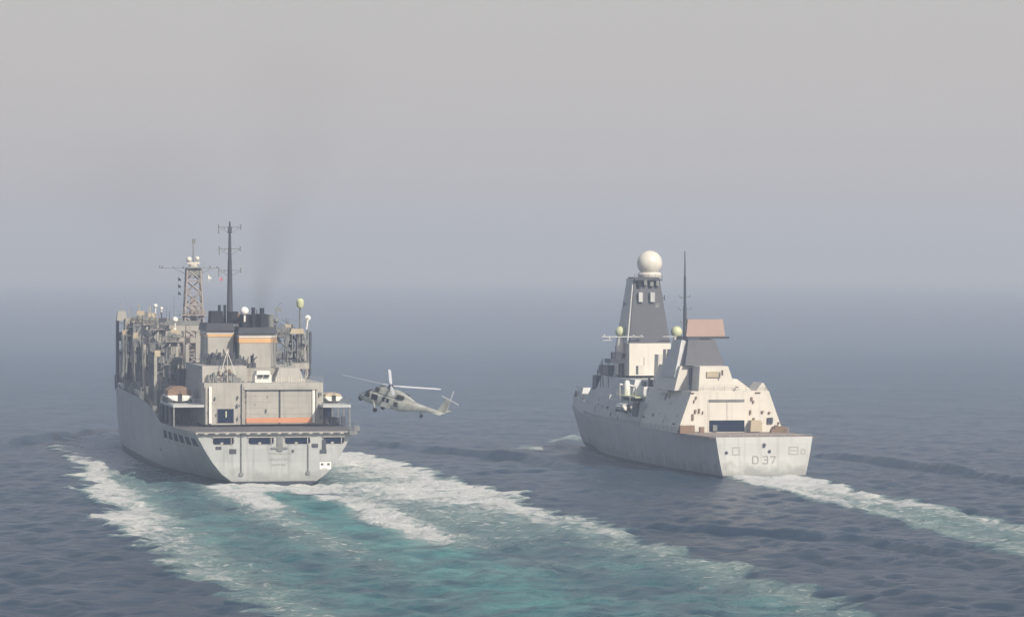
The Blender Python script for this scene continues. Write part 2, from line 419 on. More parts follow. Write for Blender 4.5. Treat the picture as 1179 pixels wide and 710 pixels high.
def mixc(f, A, B):
    n = N(t, 'ShaderNodeMix', data_type='RGBA')
    for k, v in (('Factor', f), ('A', A), ('B', B)):
        if isinstance(v, tuple): n.inputs[k].default_value = (*v, 1)
        elif isinstance(v, float): n.inputs[k].default_value = v
        else: t.links.new(v, n.inputs[k])
    return n.outputs['Result']
fa, ch = attr('foam'), attr('churn')
nf = noise(.42, 8, .68, dist=.6, scale3=(1, .7, 1)); nf2 = noise(.10, 4, .6)
nn = mth('ADD', mth('MULTIPLY', nf, .72), mth('MULTIPLY', nf2, .28))
thr = mth('SUBTRACT', .84, mth('MULTIPLY', fa, .56))      # dense where the attribute is high
fm = rng_(mth('SUBTRACT', nn, thr), -.02, .24)
fm = mth('MULTIPLY', fm, rng_(fa, .02, .12))
milk = mth('MULTIPLY', rng_(fa, .03, .75), rng_(nn, .30, .62, .25, 1.0), True)   # a milky film of fine bubbles
fk = mth('MULTIPLY', rng_(noise(.85, 5, .6, scale3=(.55, 1, 1), dist=.8), .575, .64), rng_(fa, .12, .55), True)
fm = mth('MAXIMUM', fm, mth('MULTIPLY', fk, .9), True)
deep = mixc(rng_(noise(.02, 3), .35, .65), (.008, .036, .078), (.014, .050, .10))
tq = mixc(rng_(noise(.12, 4), .4, .6), (.03, .24, .245), (.12, .42, .40))
c1 = mixc(mth('MULTIPLY', ch, rng_(noise(.16, 5, .6, scale3=(1, .6, 1)), .30, .62, .25, 1.0)), deep, tq)
c2 = mixc(mth('MULTIPLY', milk, .85), c1, (.46, .585, .565)); c2 = mixc(fm, c2, (.90, .93, .92))
t.links.new(c2, b.inputs['Base Color'])
rr = mth('ADD', .16, mth('MULTIPLY', fm, .6), True); rr = mth('ADD', rr, mth('MULTIPLY', ch, .12), True)
sepw = N(t, 'ShaderNodeSeparateXYZ'); t.links.new(tcn.outputs['Position'], sepw.inputs[0])
rr = mth('ADD', rr, rng_(sepw.outputs['Y'], 600, 1800, 0, .10), True); rr = mth('ADD', rr, mth('MULTIPLY', milk, .3), True)
t.links.new(rr, b.inputs['Roughness']); b.inputs['IOR'].default_value = 1.33
t.links.new(mth('SUBTRACT', .34, mth('MULTIPLY', mth('MAXIMUM', fm, milk), .3)), b.inputs['Specular IOR Level'])
h1 = noise(1.0, 7, .72, scale3=(1, 1.25, 1)); h2 = noise(.11, 3, .5); h3 = noise(3.2, 3, .6)
hh = mth('ADD', mth('ADD', mth('MULTIPLY', h1, .95), mth('MULTIPLY', h2, 1.9)), mth('MULTIPLY', h3, .26))
hh = mth('ADD', hh, mth('MULTIPLY', fm, .25))
bp = N(t, 'ShaderNodeBump'); bp.inputs['Distance'].default_value = 2.2; t.links.new(rng_(sepw.outputs['Y'], 450, 2200, 1.0, .05), bp.inputs['Strength'])
t.links.new(hh, bp.inputs['Height']); t.links.new(bp.outputs[0], b.inputs['Normal'])
me.materials.append(m)

# ------------------------------------------------------------------ hull builder
def catmull(xs, ys, x):
    i = int(np.clip(np.searchsorted(xs, x) - 1, 0, len(xs) - 2))
    x0, x1 = xs[i], xs[i + 1]; tt = (x - x0) / (x1 - x0)
    d = lambda j: 0.0 if len(xs) < 3 else (ys[min(j + 1, len(ys) - 1)] - ys[max(j - 1, 0)]) / (xs[min(j + 1, len(xs) - 1)] - xs[max(j - 1, 0)])
    m0, m1 = d(i) * (x1 - x0), d(i + 1) * (x1 - x0)
    return (2*tt**3 - 3*tt**2 + 1) * ys[i] + (tt**3 - 2*tt**2 + tt) * m0 + (-2*tt**3 + 3*tt**2) * ys[i + 1] + (tt**3 - tt**2) * m1
class Hull:
    # rows: list of (fraction rows); each station: a, [(z, halfb)...], rake per row
    def __init__(s, st): s.st = st; s.xs = [q[0] for q in st]; s.nr = len(st[0][1])
    def row(s, a, r):
        zz = float(np.interp(a, s.xs, [q[1][r][0] for q in s.st]))
        hb = max(catmull(s.xs, [q[1][r][1] for q in s.st], a), .05); return zz, hb
    def hb(s, a, z):
        rows = [s.row(a, r) for r in range(s.nr)]
        return float(np.interp(z, [q[0] for q in rows], [q[1] for q in rows]))
    def mesh(s, mb, step, rake, mat, boot, bootrow):
        As = list(np.arange(0, s.xs[-1], step)) + [s.xs[-1]]; L = s.xs[-1]
        for side in (1, -1):
            o = len(mb.v); 
            for a in As:
                for r in range(s.nr):
                    z, hb = s.row(a, r)
                    fx = max(0, (a - .72 * L) / (.28 * L)) ** 2
                    mb.v.append((a - fx * rake * (1 - r / (s.nr - 1)), side * hb, z))
            for i in range(len(As) - 1):
                for r in range(s.nr - 1):
                    mb.use(boot if r < bootrow else mat)
                    k = o + i * s.nr + r
                    q = (k, k + s.nr, k + s.nr + 1, k + 1)
                    mb.f.append(q if side < 0 else q[::-1]); mb.mi.append(mb.cur)
            if side == 1: op = o
            else: osb = o
        for r in range(s.nr - 1):      # transom and stem strips
            mb.use(boot if r < bootrow else mat)
            mb.f.append((op + r, op + r + 1, osb + r + 1, osb + r)); mb.mi.append(mb.cur)
            e = (len(As) - 1) * s.nr
            mb.f.append((op + e + r, osb + e + r, osb + e + r + 1, op + e + r + 1)); mb.mi.append(mb.cur)
        return mb
    def deck(s, mb, a0, a1, dz=-.02, step=5, z=None, inset=0.03):
        As = list(np.arange(a0, a1, step)) + [a1]; vs_ = []
        for a in As:
            zz, hb = s.row(a, s.nr - 1)
            zz = zz + dz if z is None else z
            hb = s.hb(a, zz) - inset; vs_ += [(a, hb, zz), (a, -hb, zz)]
        return mb.add(vs_, [(2 * i, 2 * i + 1, 2 * i + 3, 2 * i + 2) for i in range(len(As) - 1)])
    def patch(s, mb, a0, a1, z0, z1, side=1, off=.06):
        vs_ = []
        for o_ in (off, -.3):
            for a, z in ((a0, z0), (a1, z0), (a1, z1), (a0, z1)): vs_.append((a, side * (s.hb(a, z) + o_), z))
        return mb.hexa(vs_)
def rail(mb, pts, h=1.05, r=.035, step=2.2, bars=3):
    for a, b_ in zip(pts[:-1], pts[1:]):
        a, b_ = Vector(a), Vector(b_); n = max(1, int((b_ - a).length / step))
        for k in range(n + 1):
            p = a.lerp(b_, k / n); mb.tube(p, p + Vector((0, 0, h)), r, n=4)
        for j in range(bars): dz = Vector((0, 0, h * (j + 1) / bars)); mb.tube(a + dz, b_ + dz, r * .8, n=4)
    return mb

# =================================================================== SUPPORT SHIP
ship = empty('supply_ship', (SS.X, SS.Y, 0), SS.rz,
             label='long grey naval supply ship with square hangar, twin dark-topped funnels and crowded cargo masts', cat='supply ship')
hz = lambda zs, hs: list(zip(zs, hs))
SH = Hull([
    (0,   hz([-2, .0, .65, 2.0, 4.3, 6.6, 9.4], [5.2, 6.6, 7.6, 9.4, 11.2, 12.6, 14.1])),
    (20,  hz([-2, .0, .9, 2.3, 4.3, 6.6, 9.4], [9.0, 10.8, 11.6, 12.7, 13.7, 14.5, 15.3])),
    (42,  hz([-2, .0, 1.1, 2.6, 4.6, 7.0, 9.6], [12.8, 14.0, 14.5, 15.2, 15.7, 16.0, 16.2])),
    (58,  hz([-2, .0, 1.3, 3.0, 5.5, 8.5, 11.8], [14.2, 15.2, 15.6, 15.9, 16.2, 16.3, 16.35])),
    (80,  hz([-2, .0, 1.4, 3.2, 6, 9.2, 12.9], [14.8, 15.6, 15.8, 16.1, 16.3, 16.35, 16.35])),
    (150, hz([-2, .0, 1.5, 3.2, 6, 9.5, 13.4], [13.2, 14.2, 14.5, 14.9, 15.2, 15.4, 15.5])),
    (180, hz([-2, .0, 1.5, 3.4, 6.5, 10, 14.6], [7.2, 8.2, 8.7, 9.6, 10.8, 11.8, 12.5])),
    (208, hz([-2, .0, 1.5, 3.6, 7, 11, 16], [2.2, 3.0, 3.4, 4.1, 5.4, 6.8, 8.4])),
    (229, hz([-2, .0, 1.5, 3.8, 7.5, 12, 17.2], [.1, .12, .15, .2, .3, .5, 1.0]))])
mb = MB(); SH.mesh(mb, 3.0, 10.0, 'hull', 'boot', 2); hullO = mb.build('hull', None, ship)
mb = MB(); SH.deck(mb, 0.0, 44, z=9.36); mb.build('flight_deck', 'deck', ship)
mb = MB(); SH.deck(mb, 44, 226, dz=-1.1); mb.build('cargo_deck', 'deck', ship)
# deck rim, nets, transom fittings
mb = MB()
mb.box(-.55, .15, -14.0, 14.0, 9.0, 9.42); mb.build('stern_sponson', 'sup', ship)
mb = MB()
for side in (1, -1):
    for a0 in range(0, 26, 3):
        h0, h1 = SH.hb(a0, 9.3), SH.hb(a0 + 2.8, 9.3)
        mb.hexa([(a0, side * h0, 9.15), (a0 + 2.8, side * h1, 9.15), (a0 + 2.8, side * (h1 + 1.3), 9.45), (a0, side * (h0 + 1.3), 9.45),
                 (a0, side * h0, 9.22), (a0 + 2.8, side * h1, 9.22), (a0 + 2.8, side * (h1 + 1.3), 9.52), (a0, side * (h0 + 1.3), 9.52)])
mb.build('safety_net', 'pipe', ship)
def oblong(mb, a, b0, b1, z0, z1, r, th):
    pts = []
    for cy_, cz, s0 in ((b1 - r, z1 - r, 0), (b0 + r, z1 - r, 90), (b0 + r, z0 + r, 180), (b1 - r, z0 + r, 270)):
        for k in range(5): tt = R(s0 + 22.5 * k); pts.append((cy_ + r * math.cos(tt), cz + r * math.sin(tt)))
    return mb.prism(pts, a - th, a + .2)
for (x0, x1) in ((245, 269), (286, 315), (328, 357), (372, 396)):
    b0, b1 = SS.b(x1, 0), SS.b(x0, 0); z0, z1 = SS.z(511, 0), SS.z(503.6, 0)
    f = MB(); oblong(f, 0, b0 - .2, b1 + .2, z0 - .16, z1 + .16, .55, .03); fo = f.build('mooring_port', 'sup', ship)
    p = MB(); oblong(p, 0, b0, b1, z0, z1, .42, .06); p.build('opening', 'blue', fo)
    p = MB(); p.box(-.32, .0, b0 - .1, b1 + .1, z1 + .05, z1 + .2); p.box(-.2, 0, b0 + .4, b0 + .55, z0, z1); p.box(-.12, 0, (b0 + b1) / 2, (b0 + b1) / 2 + .5, z0, z0 + .35); p.build('opening_lip', 'sup', fo)
for (px, y0, y1) in ((277.5, 496, 545), (354.5, 512, 544)):      # pipes down the transom
    mb = MB(); bb = SS.b(px, 0); mb.tube((-.12, bb, SS.z(y0, 0)), (-.12, bb, SS.z(y1, 0)), .13); mb.box(-.3, .1, bb - .35, bb + .35, SS.z(y1, 0) - .3, SS.z(y1, 0) + .2)
    mb.build('drain_pipe', 'pipe', ship)
mb = MB()
mb.box(-.25, .1, *sorted((SS.b(331, 0), SS.b(312, 0))), SS.z(516.5, 0), SS.z(514.5, 0)); bb = SS.b(322, 0)
mb.box(-.22, .1, bb - .5, bb + .5, SS.z(519, 0), SS.z(500, 0)); mb.build('stern_light_bracket', 'pipe', ship)
mb = MB()
for (px, py, w_, h_) in ((251.5, 515, .5, .25), (362.5, 513, .55, .32), (373, 512, .35, .9), (268, 519, .6, .4), (372, 520, .6, .3), (337, 519, .2, .2)):
    bb = SS.b(px, 0); zz = SS.z(py, 0); mb.box(-.14, .1, bb - w_, bb + w_, zz - h_, zz + h_)
mb.build('fairlead', 'dark', ship)
mb = MB()
for py, x0, x1, n in ((528.5, 311, 331, 9), (534.8, 313, 329, 8), (522, 309, 338, 12)):      # ship's name, too faint to read in the photo
    for k in range(n):
        px = x0 + (x1 - x0) * (k + .15) / n; bb = SS.b(px, 0); zz = SS.z(py, 0); ww = .16 + .07 * random.random(); hh_ = .14
        mb.box(-.03, .05, bb - ww, bb - ww + .1, zz - hh_, zz + hh_)
        mb.box(-.03, .05, bb - ww + .12, bb + ww, zz + random.choice((-hh_, 0, hh_ - .1)), zz + random.choice((-hh_ + .1, .1, hh_)))
mb.build('name_lettering', 'mark', ship)
mb = MB(); mb.use('white')
b0, b1 = SS.b(381, 0), SS.b(368, 0); mb.box(-.03, .05, b0, b1, SS.z(540.5, 0), SS.z(532, 0))
mb.use('dark')
for px in (370.8, 378.0):
    mb.box(-.045, .05, SS.b(px + 1.5, 0), SS.b(px - 1.5, 0), SS.z(536.0, 0), SS.z(533.4, 0))
mb.box(-.045, .05, SS.b(377, 0), SS.b(370, 0), SS.z(540.0, 0), SS.z(539.4, 0))
mb.build('marking_panel', None, ship)
mb = MB()
for k in range(6):                                              # openings down the port quarter
    a0 = 4 + k * 6.2; SH.patch(mb, a0, a0 + 4.0, 6.7 + k * .05, 8.1 + k * .05)
    SH.patch(mb, a0, a0 + 4.0, 6.7, 8.1, side=-1)
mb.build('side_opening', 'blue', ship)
mb = MB()
for a0 in (28, 33, 120, 165):
    SH.patch(mb, a0, a0 + .5, 1.5, 6.8, off=.12)
SH.patch(mb, 45, 52, 4.2, 4.6, off=.2); SH.patch(mb, 60, 140, 11.0, 11.25, off=.2)
mb.build('fender_strake', 'hull', ship)
mb = MB()
for side in (1, -1):
    pts = [(a, side * (SH.row(a, 6)[1] - .2), SH.row(a, 6)[0]) for a in (58, 70, 85, 100, 120, 140, 160, 180, 200, 215, 226)]
    rail(mb, pts, step=2.5)
mb.build('railing', 'pipe', ship)

# --- hangar block
AH = 26
z_of = SS.z
mb = MB(); SS.bx(mb, AH, 60, 235, 372, 440.5, 488.5); hg = mb.build('hangar', 'sup', ship)
mb = MB(); SS.bx(mb, AH - .7, AH + .5, 281, 366, 444.5, 448.5); mb.build('hangar_lintel', 'sup', hg)
mb = MB(); SS.bx(mb, AH - .25, AH + .2, 283.5, 320.6, 448.5, 487.8); SS.bx(mb, AH - .25, AH + .2, 322.8, 359.3, 448.5, 487.8)
# shallow ribs on the doors
dr = mb.build('hangar_door', 'sup', ship)
mb = MB(); SS.bx(mb, AH - .34, AH - .1, 283.5, 359.3, 481.0, 486.6); mb.build('orange_band', 'orange', dr)
mb = MB(); SS.bx(mb, AH - .12, AH + .2, 320.6, 322.8, 448, 488); mb.build('door_gap', 'dark', dr)
mb = MB()
for y in (455, 462, 469, 476): SS.bx(mb, AH - .29, AH, 283.5, 320.4, y, y + .35); SS.bx(mb, AH - .29, AH, 323, 359.3, y, y + .35)
mb.build('door_rib', 'sup', dr)
for px in (242.2, 361.2):
    mb = MB(); SS.bx(mb, AH - .5, AH + .2, px - 1.5, px + 1.5, 445, 487); mb.build('white_guide_strip', 'white', ship)
mb = MB(); SS.bx(mb, AH - .5, AH + .3, 278.6, 281.6, 441, 488); SS.bx(mb, AH - .5, AH + .3, 364, 366, 445, 488)
SS.bx(mb, AH - .5, AH + .3, 236.5, 238.5, 445, 488); mb.build('hangar_pillar', 'sup_rust', ship)
mb = MB(); SS.bx(mb, AH - .1, AH + .3, 249.3, 270, 469.3, 486.3); fo = mb.build('door_frame', 'sup', ship)
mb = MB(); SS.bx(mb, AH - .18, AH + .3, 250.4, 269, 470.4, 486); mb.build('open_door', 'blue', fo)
mb = MB(); SS.bx(mb, AH - .24, AH + .3, 259.6, 261, 473, 480); mb.build('door_light', 'green', fo)
mb = MB()
for k in range(26):
    px = random.choice((236, 240, 246, 272, 275, 280, 290, 305, 340, 367, 369)) + random.random() * 3; py = random.uniform(450, 480)
    SS.bx(mb, AH - random.uniform(.2, .6), AH + .1, px, px + random.uniform(.8, 2), py, py + random.uniform(1, 4))
mb.build('wall_fitting', 'pipe', ship)
mb = MB(); rail(mb, [(AH + .2, SS.b(372, AH) , SS.z(440.5, AH)), (AH + .2, SS.b(235, AH), SS.z(440.5, AH))], step=1.6); mb.build('hangar_railing', 'sup', ship)
# safety nets / lights on the deck edge
mb = MB()
for k in range(15):
    bb = -13 + k * 26 / 14; mb.box(-.9, -.55, bb - .6, bb + .6, 9.2, 9.28)
mb.build('deck_edge_light', 'pipe', ship)
mb = MB(); mb.box(-1.6, .1, -14.6, -13.2, 8.9, 9.5); mb.tube((0, -14.3, 9.4), (0, -14.6, 11.4), .08); mb.box(-.4, .4, -15.2, -14.2, 9.5, 10.4); mb.build('quarter_platform', 'pipe', ship)

# --- side wings beside the hangar
def wing(side, x0, x1, yslab, ytop_b, a0, a1):
    b0, b1 = SS.b(x1, a0), SS.b(x0, a0); z0 = 9.38; zs = SS.z(yslab, a0)
    mb = MB(); mb.box(a0, a1, b0, b1, zs - .45, zs); sl_ = mb.build('boat_deck', 'sup2side', ship)
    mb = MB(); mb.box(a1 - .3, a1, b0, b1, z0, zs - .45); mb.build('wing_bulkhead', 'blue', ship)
    mb = MB()
    for k in range(4):
        aa = a0 + .3 + (a1 - a0 - .6) * k / 3; bb = (b1 - .2) if side > 0 else (b0 + .2); mb.box(aa - .15, aa + .15, bb - .15, bb + .15, z0, zs - .45)
    mb.build('wing_post', 'pipe', ship)
    mb = MB(); rail(mb, [(a0 + .1, b0 + .1, zs), (a0 + .1, b1 - .1, zs)], step=1.4); bb = b1 - .1 if side > 0 else b0 + .1; rail(mb, [(a0 + .1, bb, zs), (a1, bb, zs)], step=1.6)
    mb.build('wing_railing', 'pipe', ship)
    mb = MB()
    for k in range(9):
        aa = random.uniform(a0 + 2, a1 - 2); bb = random.uniform(b0 + .6, b1 - .6); h_ = random.uniform(.7, 2.0); mb.box(aa - .4, aa + .4, bb - .35, bb + .35, z0, z0 + h_)
    mb.build('deck_locker', 'dark', ship)
    return zs
wz = wing(1, 199, 235, 465.5, 0, AH - 1, 50)
wz2 = wing(-1, 372, 404, 466.5, 0, AH - 6, 44)

# --- upper tiers
mb = MB(); SS.bx(mb, 31, 62, 233, 284, 421, 441.2, tx=.2); mb.build('deckhouse', 'sup', ship)
mb = MB(); SS.bx(mb, 33, 60, 315.5, 351, 423.5, 441, tx=.2, ty=1.0); mb.build('deckhouse', 'sup', ship)
mb = MB(); SS.bx(mb, 36, 60, 283, 317, 424, 441.5); mb.build('deckhouse', 'sup_rust', ship)
mb = MB(); rail(mb, [SS.p(284, 421, 31.2), SS.p(233, 421, 31.2)], step=1.5); rail(mb, [SS.p(350, 423.5, 33.2), SS.p(317, 423.5, 33.2)], step=1.5)
mb.build('deckhouse_railing', 'pipe', ship)
mb = MB(); SS.bx(mb, 27.5, 32, 293.6, 312.6, 431.5, 441.5); SS.bx(mb, 27.3, 32.2, 295, 311.5, 427, 431.5, ty=.15)
cab = mb.build('control_cab', 'white', ship)
for x0, x1 in ((297, 302.4), (304.2, 309.8)):
    mb = MB(); SS.bx(mb, 27.1, 27.6, x0, x1, 431.3, 434.4); mb.build('window', 'pane', cab)
mb = MB()
for k in range(34):
    px = random.uniform(236, 280); h_ = random.uniform(1.5, 8); a0 = random.uniform(29.5, 31)
    SS.bx(mb, a0, a0 + .8, px, px + random.uniform(1, 3), 441 - h_ - random.uniform(0, 5), 441 - random.uniform(0, 3))
mb.build('vent_trunk', 'pipe', ship)
mb = MB()
for k in range(16):
    px = random.uniform(250, 270); py = random.uniform(424, 436)
    SS.bx(mb, 30.8, 31.3, px, px + random.uniform(1, 2.6), py, py + random.uniform(1, 5))
mb.build('bulkhead_locker', 'brown', ship)
mb = MB()
for k in range(12):                                         # masthead lights and domes along the hangar roof
    px = 318 + k * 2.9; p = SS.p(px, 441, 28.5); mb.tube(p, (p[0], p[1], p[2] + random.uniform(.5, 1.3)), .12)
mb.build('roof_stanchion', 'sup2', ship)
mb = MB()
p0, p1, p2 = SS.p(261.5, 404, 29.5), SS.p(254, 431, 29.5), SS.p(271, 431, 29.5)
mb.path([p1, p0, p2], .08); mb.tube(p0, SS.p(262, 440, 29.5), .06); mb.build('davit', 'sup2', ship)

# --- funnels
def funnel(x0, x1, ytop, ycap, ybot, a0, a1, stripes, sx):
    mb = MB(); SS.bx(mb, a0, a1, x0, x1, ycap, ybot, tx=.15, ty=0.1); f = mb.build('funnel', 'sup', ship)
    mb = MB(); SS.bx(mb, a0 - .5, a1 + .4, x0 - 1.5, x1 + 1.5, ytop, ycap, ty=.3); mb.build('funnel_cap', 'dark', f)
    for (y0, y1, mt, nm) in stripes:
        mb = MB(); SS.bx(mb, a0 - .06 + .1, a1 + .06, x0 - .4 + sx[0], x1 + .4 + sx[1], y0, y1); mb.build(nm, mt, f)
    return f
fl = funnel(238.5, 269, 372, 380.5, 421.5, 47, 60, [(381.2, 384.4, 'gilt', 'white_stripe'), (384.6, 387.4, 'gold', 'gold_stripe')], (0, 0))
fr = funnel(275.5, 318, 377.0, 384, 425, 44, 60, [(385.0, 388.8, 'gilt', 'white_stripe'), (389.2, 394.6, 'gold', 'gold_stripe')], (0, 0))
mb = MB(); SS.bx(mb, 50, 60, 269, 276, 378, 421); mb.build('uptake_trunk', 'dark', ship)
def stack(x0, x1, y0, y1, a0, a1, par, rnd=False, mt='black'):
    mb = MB()
    if rnd:
        p = SS.p((x0 + x1) / 2, y1, a0); r = (x1 - x0) / 2 / 6.05
        top = SS.z(y0, a0)
        mb.lathe((a0 + r, p[1], 0), [(r, p[2]), (r * .97, top - .3), (r * 1.06, top - .3), (r * 1.06, top), (r * .7, top), (r * .7, top - .5)], 16)
    else: SS.bx(mb, a0, a1, x0, x1, y0, y1, tx=.1, ty=.15)
    return mb.build('exhaust_pipe', mt, par)
stack(243, 257.5, 358, 372.5, 50, 56, fl); stack(262, 274.5, 358.5, 373, 49, 55, fl, True); stack(251, 254.5, 351, 360, 52, 53, fl, True); stack(257.3, 260.5, 351, 373, 52, 53, fl, True)
stack(270, 276.5, 360, 373, 52, 56, fl, False, 'brown')
stack(279, 291.5, 362, 377.5, 47, 53, fr); stack(289.6, 294.0, 354, 377.5, 46, 47, fr, True); stack(299.2, 304.5, 354.5, 377.5, 48, 50, fr, True)
stack(296.5, 309, 361.5, 377.5, 49, 54, fr); stack(308, 316, 362, 377.5, 49, 52, fr, True, 'pipe')
# dark machinery in front of the funnels
mb = MB()
for k in range(60):
    px = random.uniform(236, 276); h_ = random.uniform(2, 16); a0 = random.uniform(36, 44)
    SS.bx(mb, a0, a0 + 1, px, px + random.uniform(1, 4.5), 421 - h_, 421.5)
for k in range(14):
    px = random.uniform(277, 293); h_ = random.uniform(4, 17); a0 = random.uniform(39, 42)
    SS.bx(mb, a0, a0 + 1, px, px + random.uniform(1, 3.5), 424 - h_, 424.5)
for k in range(12):
    p = SS.p(random.uniform(238, 292), 420, 37); mb.tube(p, (p[0], p[1] + random.uniform(-1.5, 1.5), p[2] + random.uniform(1, 3)), .09)
mb.build('winch_machinery', 'dark', ship)
mb = MB(); p = SS.p(281.5, 358, 46); mb.ball(p, .8, 16); mb.tube((p[0], p[1], p[2] - 2), (p[0], p[1], p[2] - .5), .2); mb.build('satellite_dome', 'white', ship)
mb = MB()
for pts in (((239, 385), (239, 419)), ((317, 386), (317, 423)), ((331, 423), (331, 385))):
    p, q = SS.p(*pts[0], 43.6), SS.p(*pts[1], 43.6)
    mb.tube((p[0], p[1], p[2]), (q[0], q[1] , q[2]), .09); mb.tube((p[0], p[1] + .5, p[2]), (q[0], q[1] + .5, q[2]), .06)
mb.build('access_ladder', 'pipe', ship)

# pole mast
def crossarm(mb, a, b0, b1, z, r=.07, drops=()):
    mb.tube((a, b0, z), (a, b1, z), r)
    for bb, dz in drops: mb.tube((a, bb, z), (a, bb, z + dz), r * 1.6)
mb = MB(); AP = 56
zb, zt = SS.z(374, AP), SS.z(255, AP); bb = SS.b(264.6, AP)
mb.tube((AP, bb, zb), (AP, bb, SS.z(300, AP)), .62, .40, 12); mb.tube((AP, bb, SS.z(300, AP)), (AP, bb, SS.z(272, AP)), .36, .26, 10); mb.tube((AP, bb, SS.z(272, AP)), (AP, bb, zt), .24, .16, 8)
mb.box(AP - .35, AP + .35, bb - .35, bb + .35, SS.z(268, AP), SS.z(261, AP))
pm = mb.build('pole_mast', 'dark', ship)
for py, hw_ in ((261.5, 2.1), (286.5, 2.0), (311, 2.1)):
    mb = MB(); zz = SS.z(py, AP); crossarm(mb, AP, bb - hw_, bb + hw_, zz, .06, [(bb - hw_, .5), (bb + hw_, .5), (bb - hw_, -.5), (bb + hw_ * .5, -.4), (bb + hw_, -1.2)])
    mb.tube((AP, bb - hw_, zz), (AP, bb, zz - 1.3), .04); mb.tube((AP, bb + hw_, zz), (AP, bb, zz - 1.3), .04)
    mb.build('crossarm', 'pipe', pm)

# lattice mast
AM = 150
mb = MB()
def lattice(mb, a, b, zb, zt, wb, wt, n, r):
    lv = []
    for k in range(n + 1):
        f = k / n; zz = zb + (zt - zb) * f; ww = (wb + (wt - wb) * f) / 2
        lv.append([(a - ww, b - ww, zz), (a + ww, b - ww, zz), (a + ww, b + ww, zz), (a - ww, b + ww, zz)])
    for k in range(n):
        for j in range(4):
            mb.tube(lv[k][j], lv[k + 1][j], r, n=6); mb.tube(lv[k + 1][j], lv[k + 1][(j + 1) % 4], r * .7, n=5)
            mb.tube(lv[k][j], lv[k + 1][(j + 1) % 4], r * .55, n=5); mb.tube(lv[k][(j + 1) % 4], lv[k + 1][j], r * .55, n=5)
bm_ = SS.b(222.5, AM); zt = SS.z(309, AM); zb = SS.z(435, AM)
lattice(mb, AM, bm_, zb, zt, 5.2, 2.8, 9, .20); lm = mb.build('lattice_mast', 'steel', ship)
mb = MB(); mb.box(AM - .55, AM + .55, bm_ - .9, bm_ + .9, zb, zt - 6, ty=.35, tx=.1); mb.build('mast_trunk', 'steel', lm)
mb = MB(); mb.box(AM - 2, AM + 2, bm_ - 2.2, bm_ + 2.2, zt, zt + .3); mb.box(AM - 1.4, AM + 1.4, bm_ - 1.5, bm_ + 1.5, zt - 1.5, zt)
mb.box(AM - 1.5, AM + 1.5, bm_ - 1.8, bm_ - 1.2, zt - 2.6, zt - .3); rail(mb, [(AM - 2, bm_ - 2.2, zt + .3), (AM - 2, bm_ + 2.2, zt + .3)], step=1.1); mb.build('mast_platform', 'pipe', lm)
mb = MB(); mb.lathe((AM, bm_, 0), [(1.0, zt + .3), (1.0, zt + .9), (.6, zt + 1.2)], 12)
mb.ball((AM - .6, bm_ + .95, zt + 1.9), .62, 12); mb.ball((AM - .6, bm_ - .8, zt + 2.1), .5, 12); mb.box(AM - .8, AM + .2, bm_ - 1.4, bm_ + 1.3, zt + .9, zt + 1.4); mb.build('radar_antenna', 'dome', lm)
mb = MB(); mb.tube((AM, bm_, zt + .5), (AM, bm_, SS.z(278, AM)), .16, .1); z9 = SS.z(276, AM); mb.box(AM - .2, AM + .2, bm_ - .45, bm_ + .2, z9 - .9, z9 + .2); mb.build('top_pole', 'pipe', lm)
mb = MB(); zz = SS.z(308.5, AM); crossarm(mb, AM + .3, SS.b(252, AM), SS.b(184, AM), zz, .07, [(SS.b(184, AM), .5), (SS.b(187, AM), .4), (SS.b(242, AM), .5), (SS.b(250, AM), .4), (SS.b(200, AM), .4)])
mb.tube((AM, SS.b(200, AM), zz), (AM, bm_, zz - 2.2), .05); mb.tube((AM, SS.b(244, AM), zz), (AM, bm_, zz - 2.2), .05); mb.build('signal_yard', 'pipe', lm)
for py in (362, 392, 410):
    mb = MB(); zz = SS.z(py, AM); mb.box(AM - 2.6, AM + 2.2, bm_ - 2.9, bm_ + 2.9, zz - .2, zz)
    for k in range(5): bb2 = bm_ + random.uniform(-2.4, 2); mb.box(AM - 2.4, AM - 1.2, bb2, bb2 + .8, zz, zz + random.uniform(.6, 1.6))
    rail(mb, [(AM - 2.6, bm_ - 2.9, zz), (AM - 2.6, bm_ + 2.9, zz)], step=1.4); mb.build('mast_gallery', 'steel', lm)
def flag(px, py, n, mat, label, a=AM, dark=False):
    mb = MB(); b_ = SS.b(px, a); z0 = SS.z(py, a)
    for k in range(n):
        zt_ = z0 - k * 1.5; pts = []
        for i in range(5):
            for j in range(2): pts.append((a + .12 * math.sin(i * 1.3 + k), b_ - .2 - i * .15, zt_ - j * (.75 - .08 * i) - .10 * i))
        pts2 = [(x + .03, y, z) for x, y, z in pts]
        o = len(pts); fs_ = []
        for i in range(4):
            q = (2 * i, 2 * i + 1, 2 * i + 3, 2 * i + 2); fs_ += [q, tuple(o + v for v in q[::-1])]
        mb.add(pts + pts2, fs_)
    mb.tube((a, b_ - .2, z0 + .3), (a, b_ - .2, z0 - n * 1.5), .03, n=4)
    o = mb.build('signal_flag', mat, None); o.location = (SS.X, SS.Y, 0); o.rotation_euler = (0, 0, SS.rz)
    return tag(o, label, 'signal flag', 'signal flags hanging from the supply ship yard')
flag(204, 319, 3, 'dark', 'string of dark signal flags hanging left of the lattice mast')
flag(239, 317, 1, 'white', 'small white signal flag just right of the lattice mast')
flag(252, 319, 1, 'pink', 'small pink signal flag between lattice mast and dark pole mast')

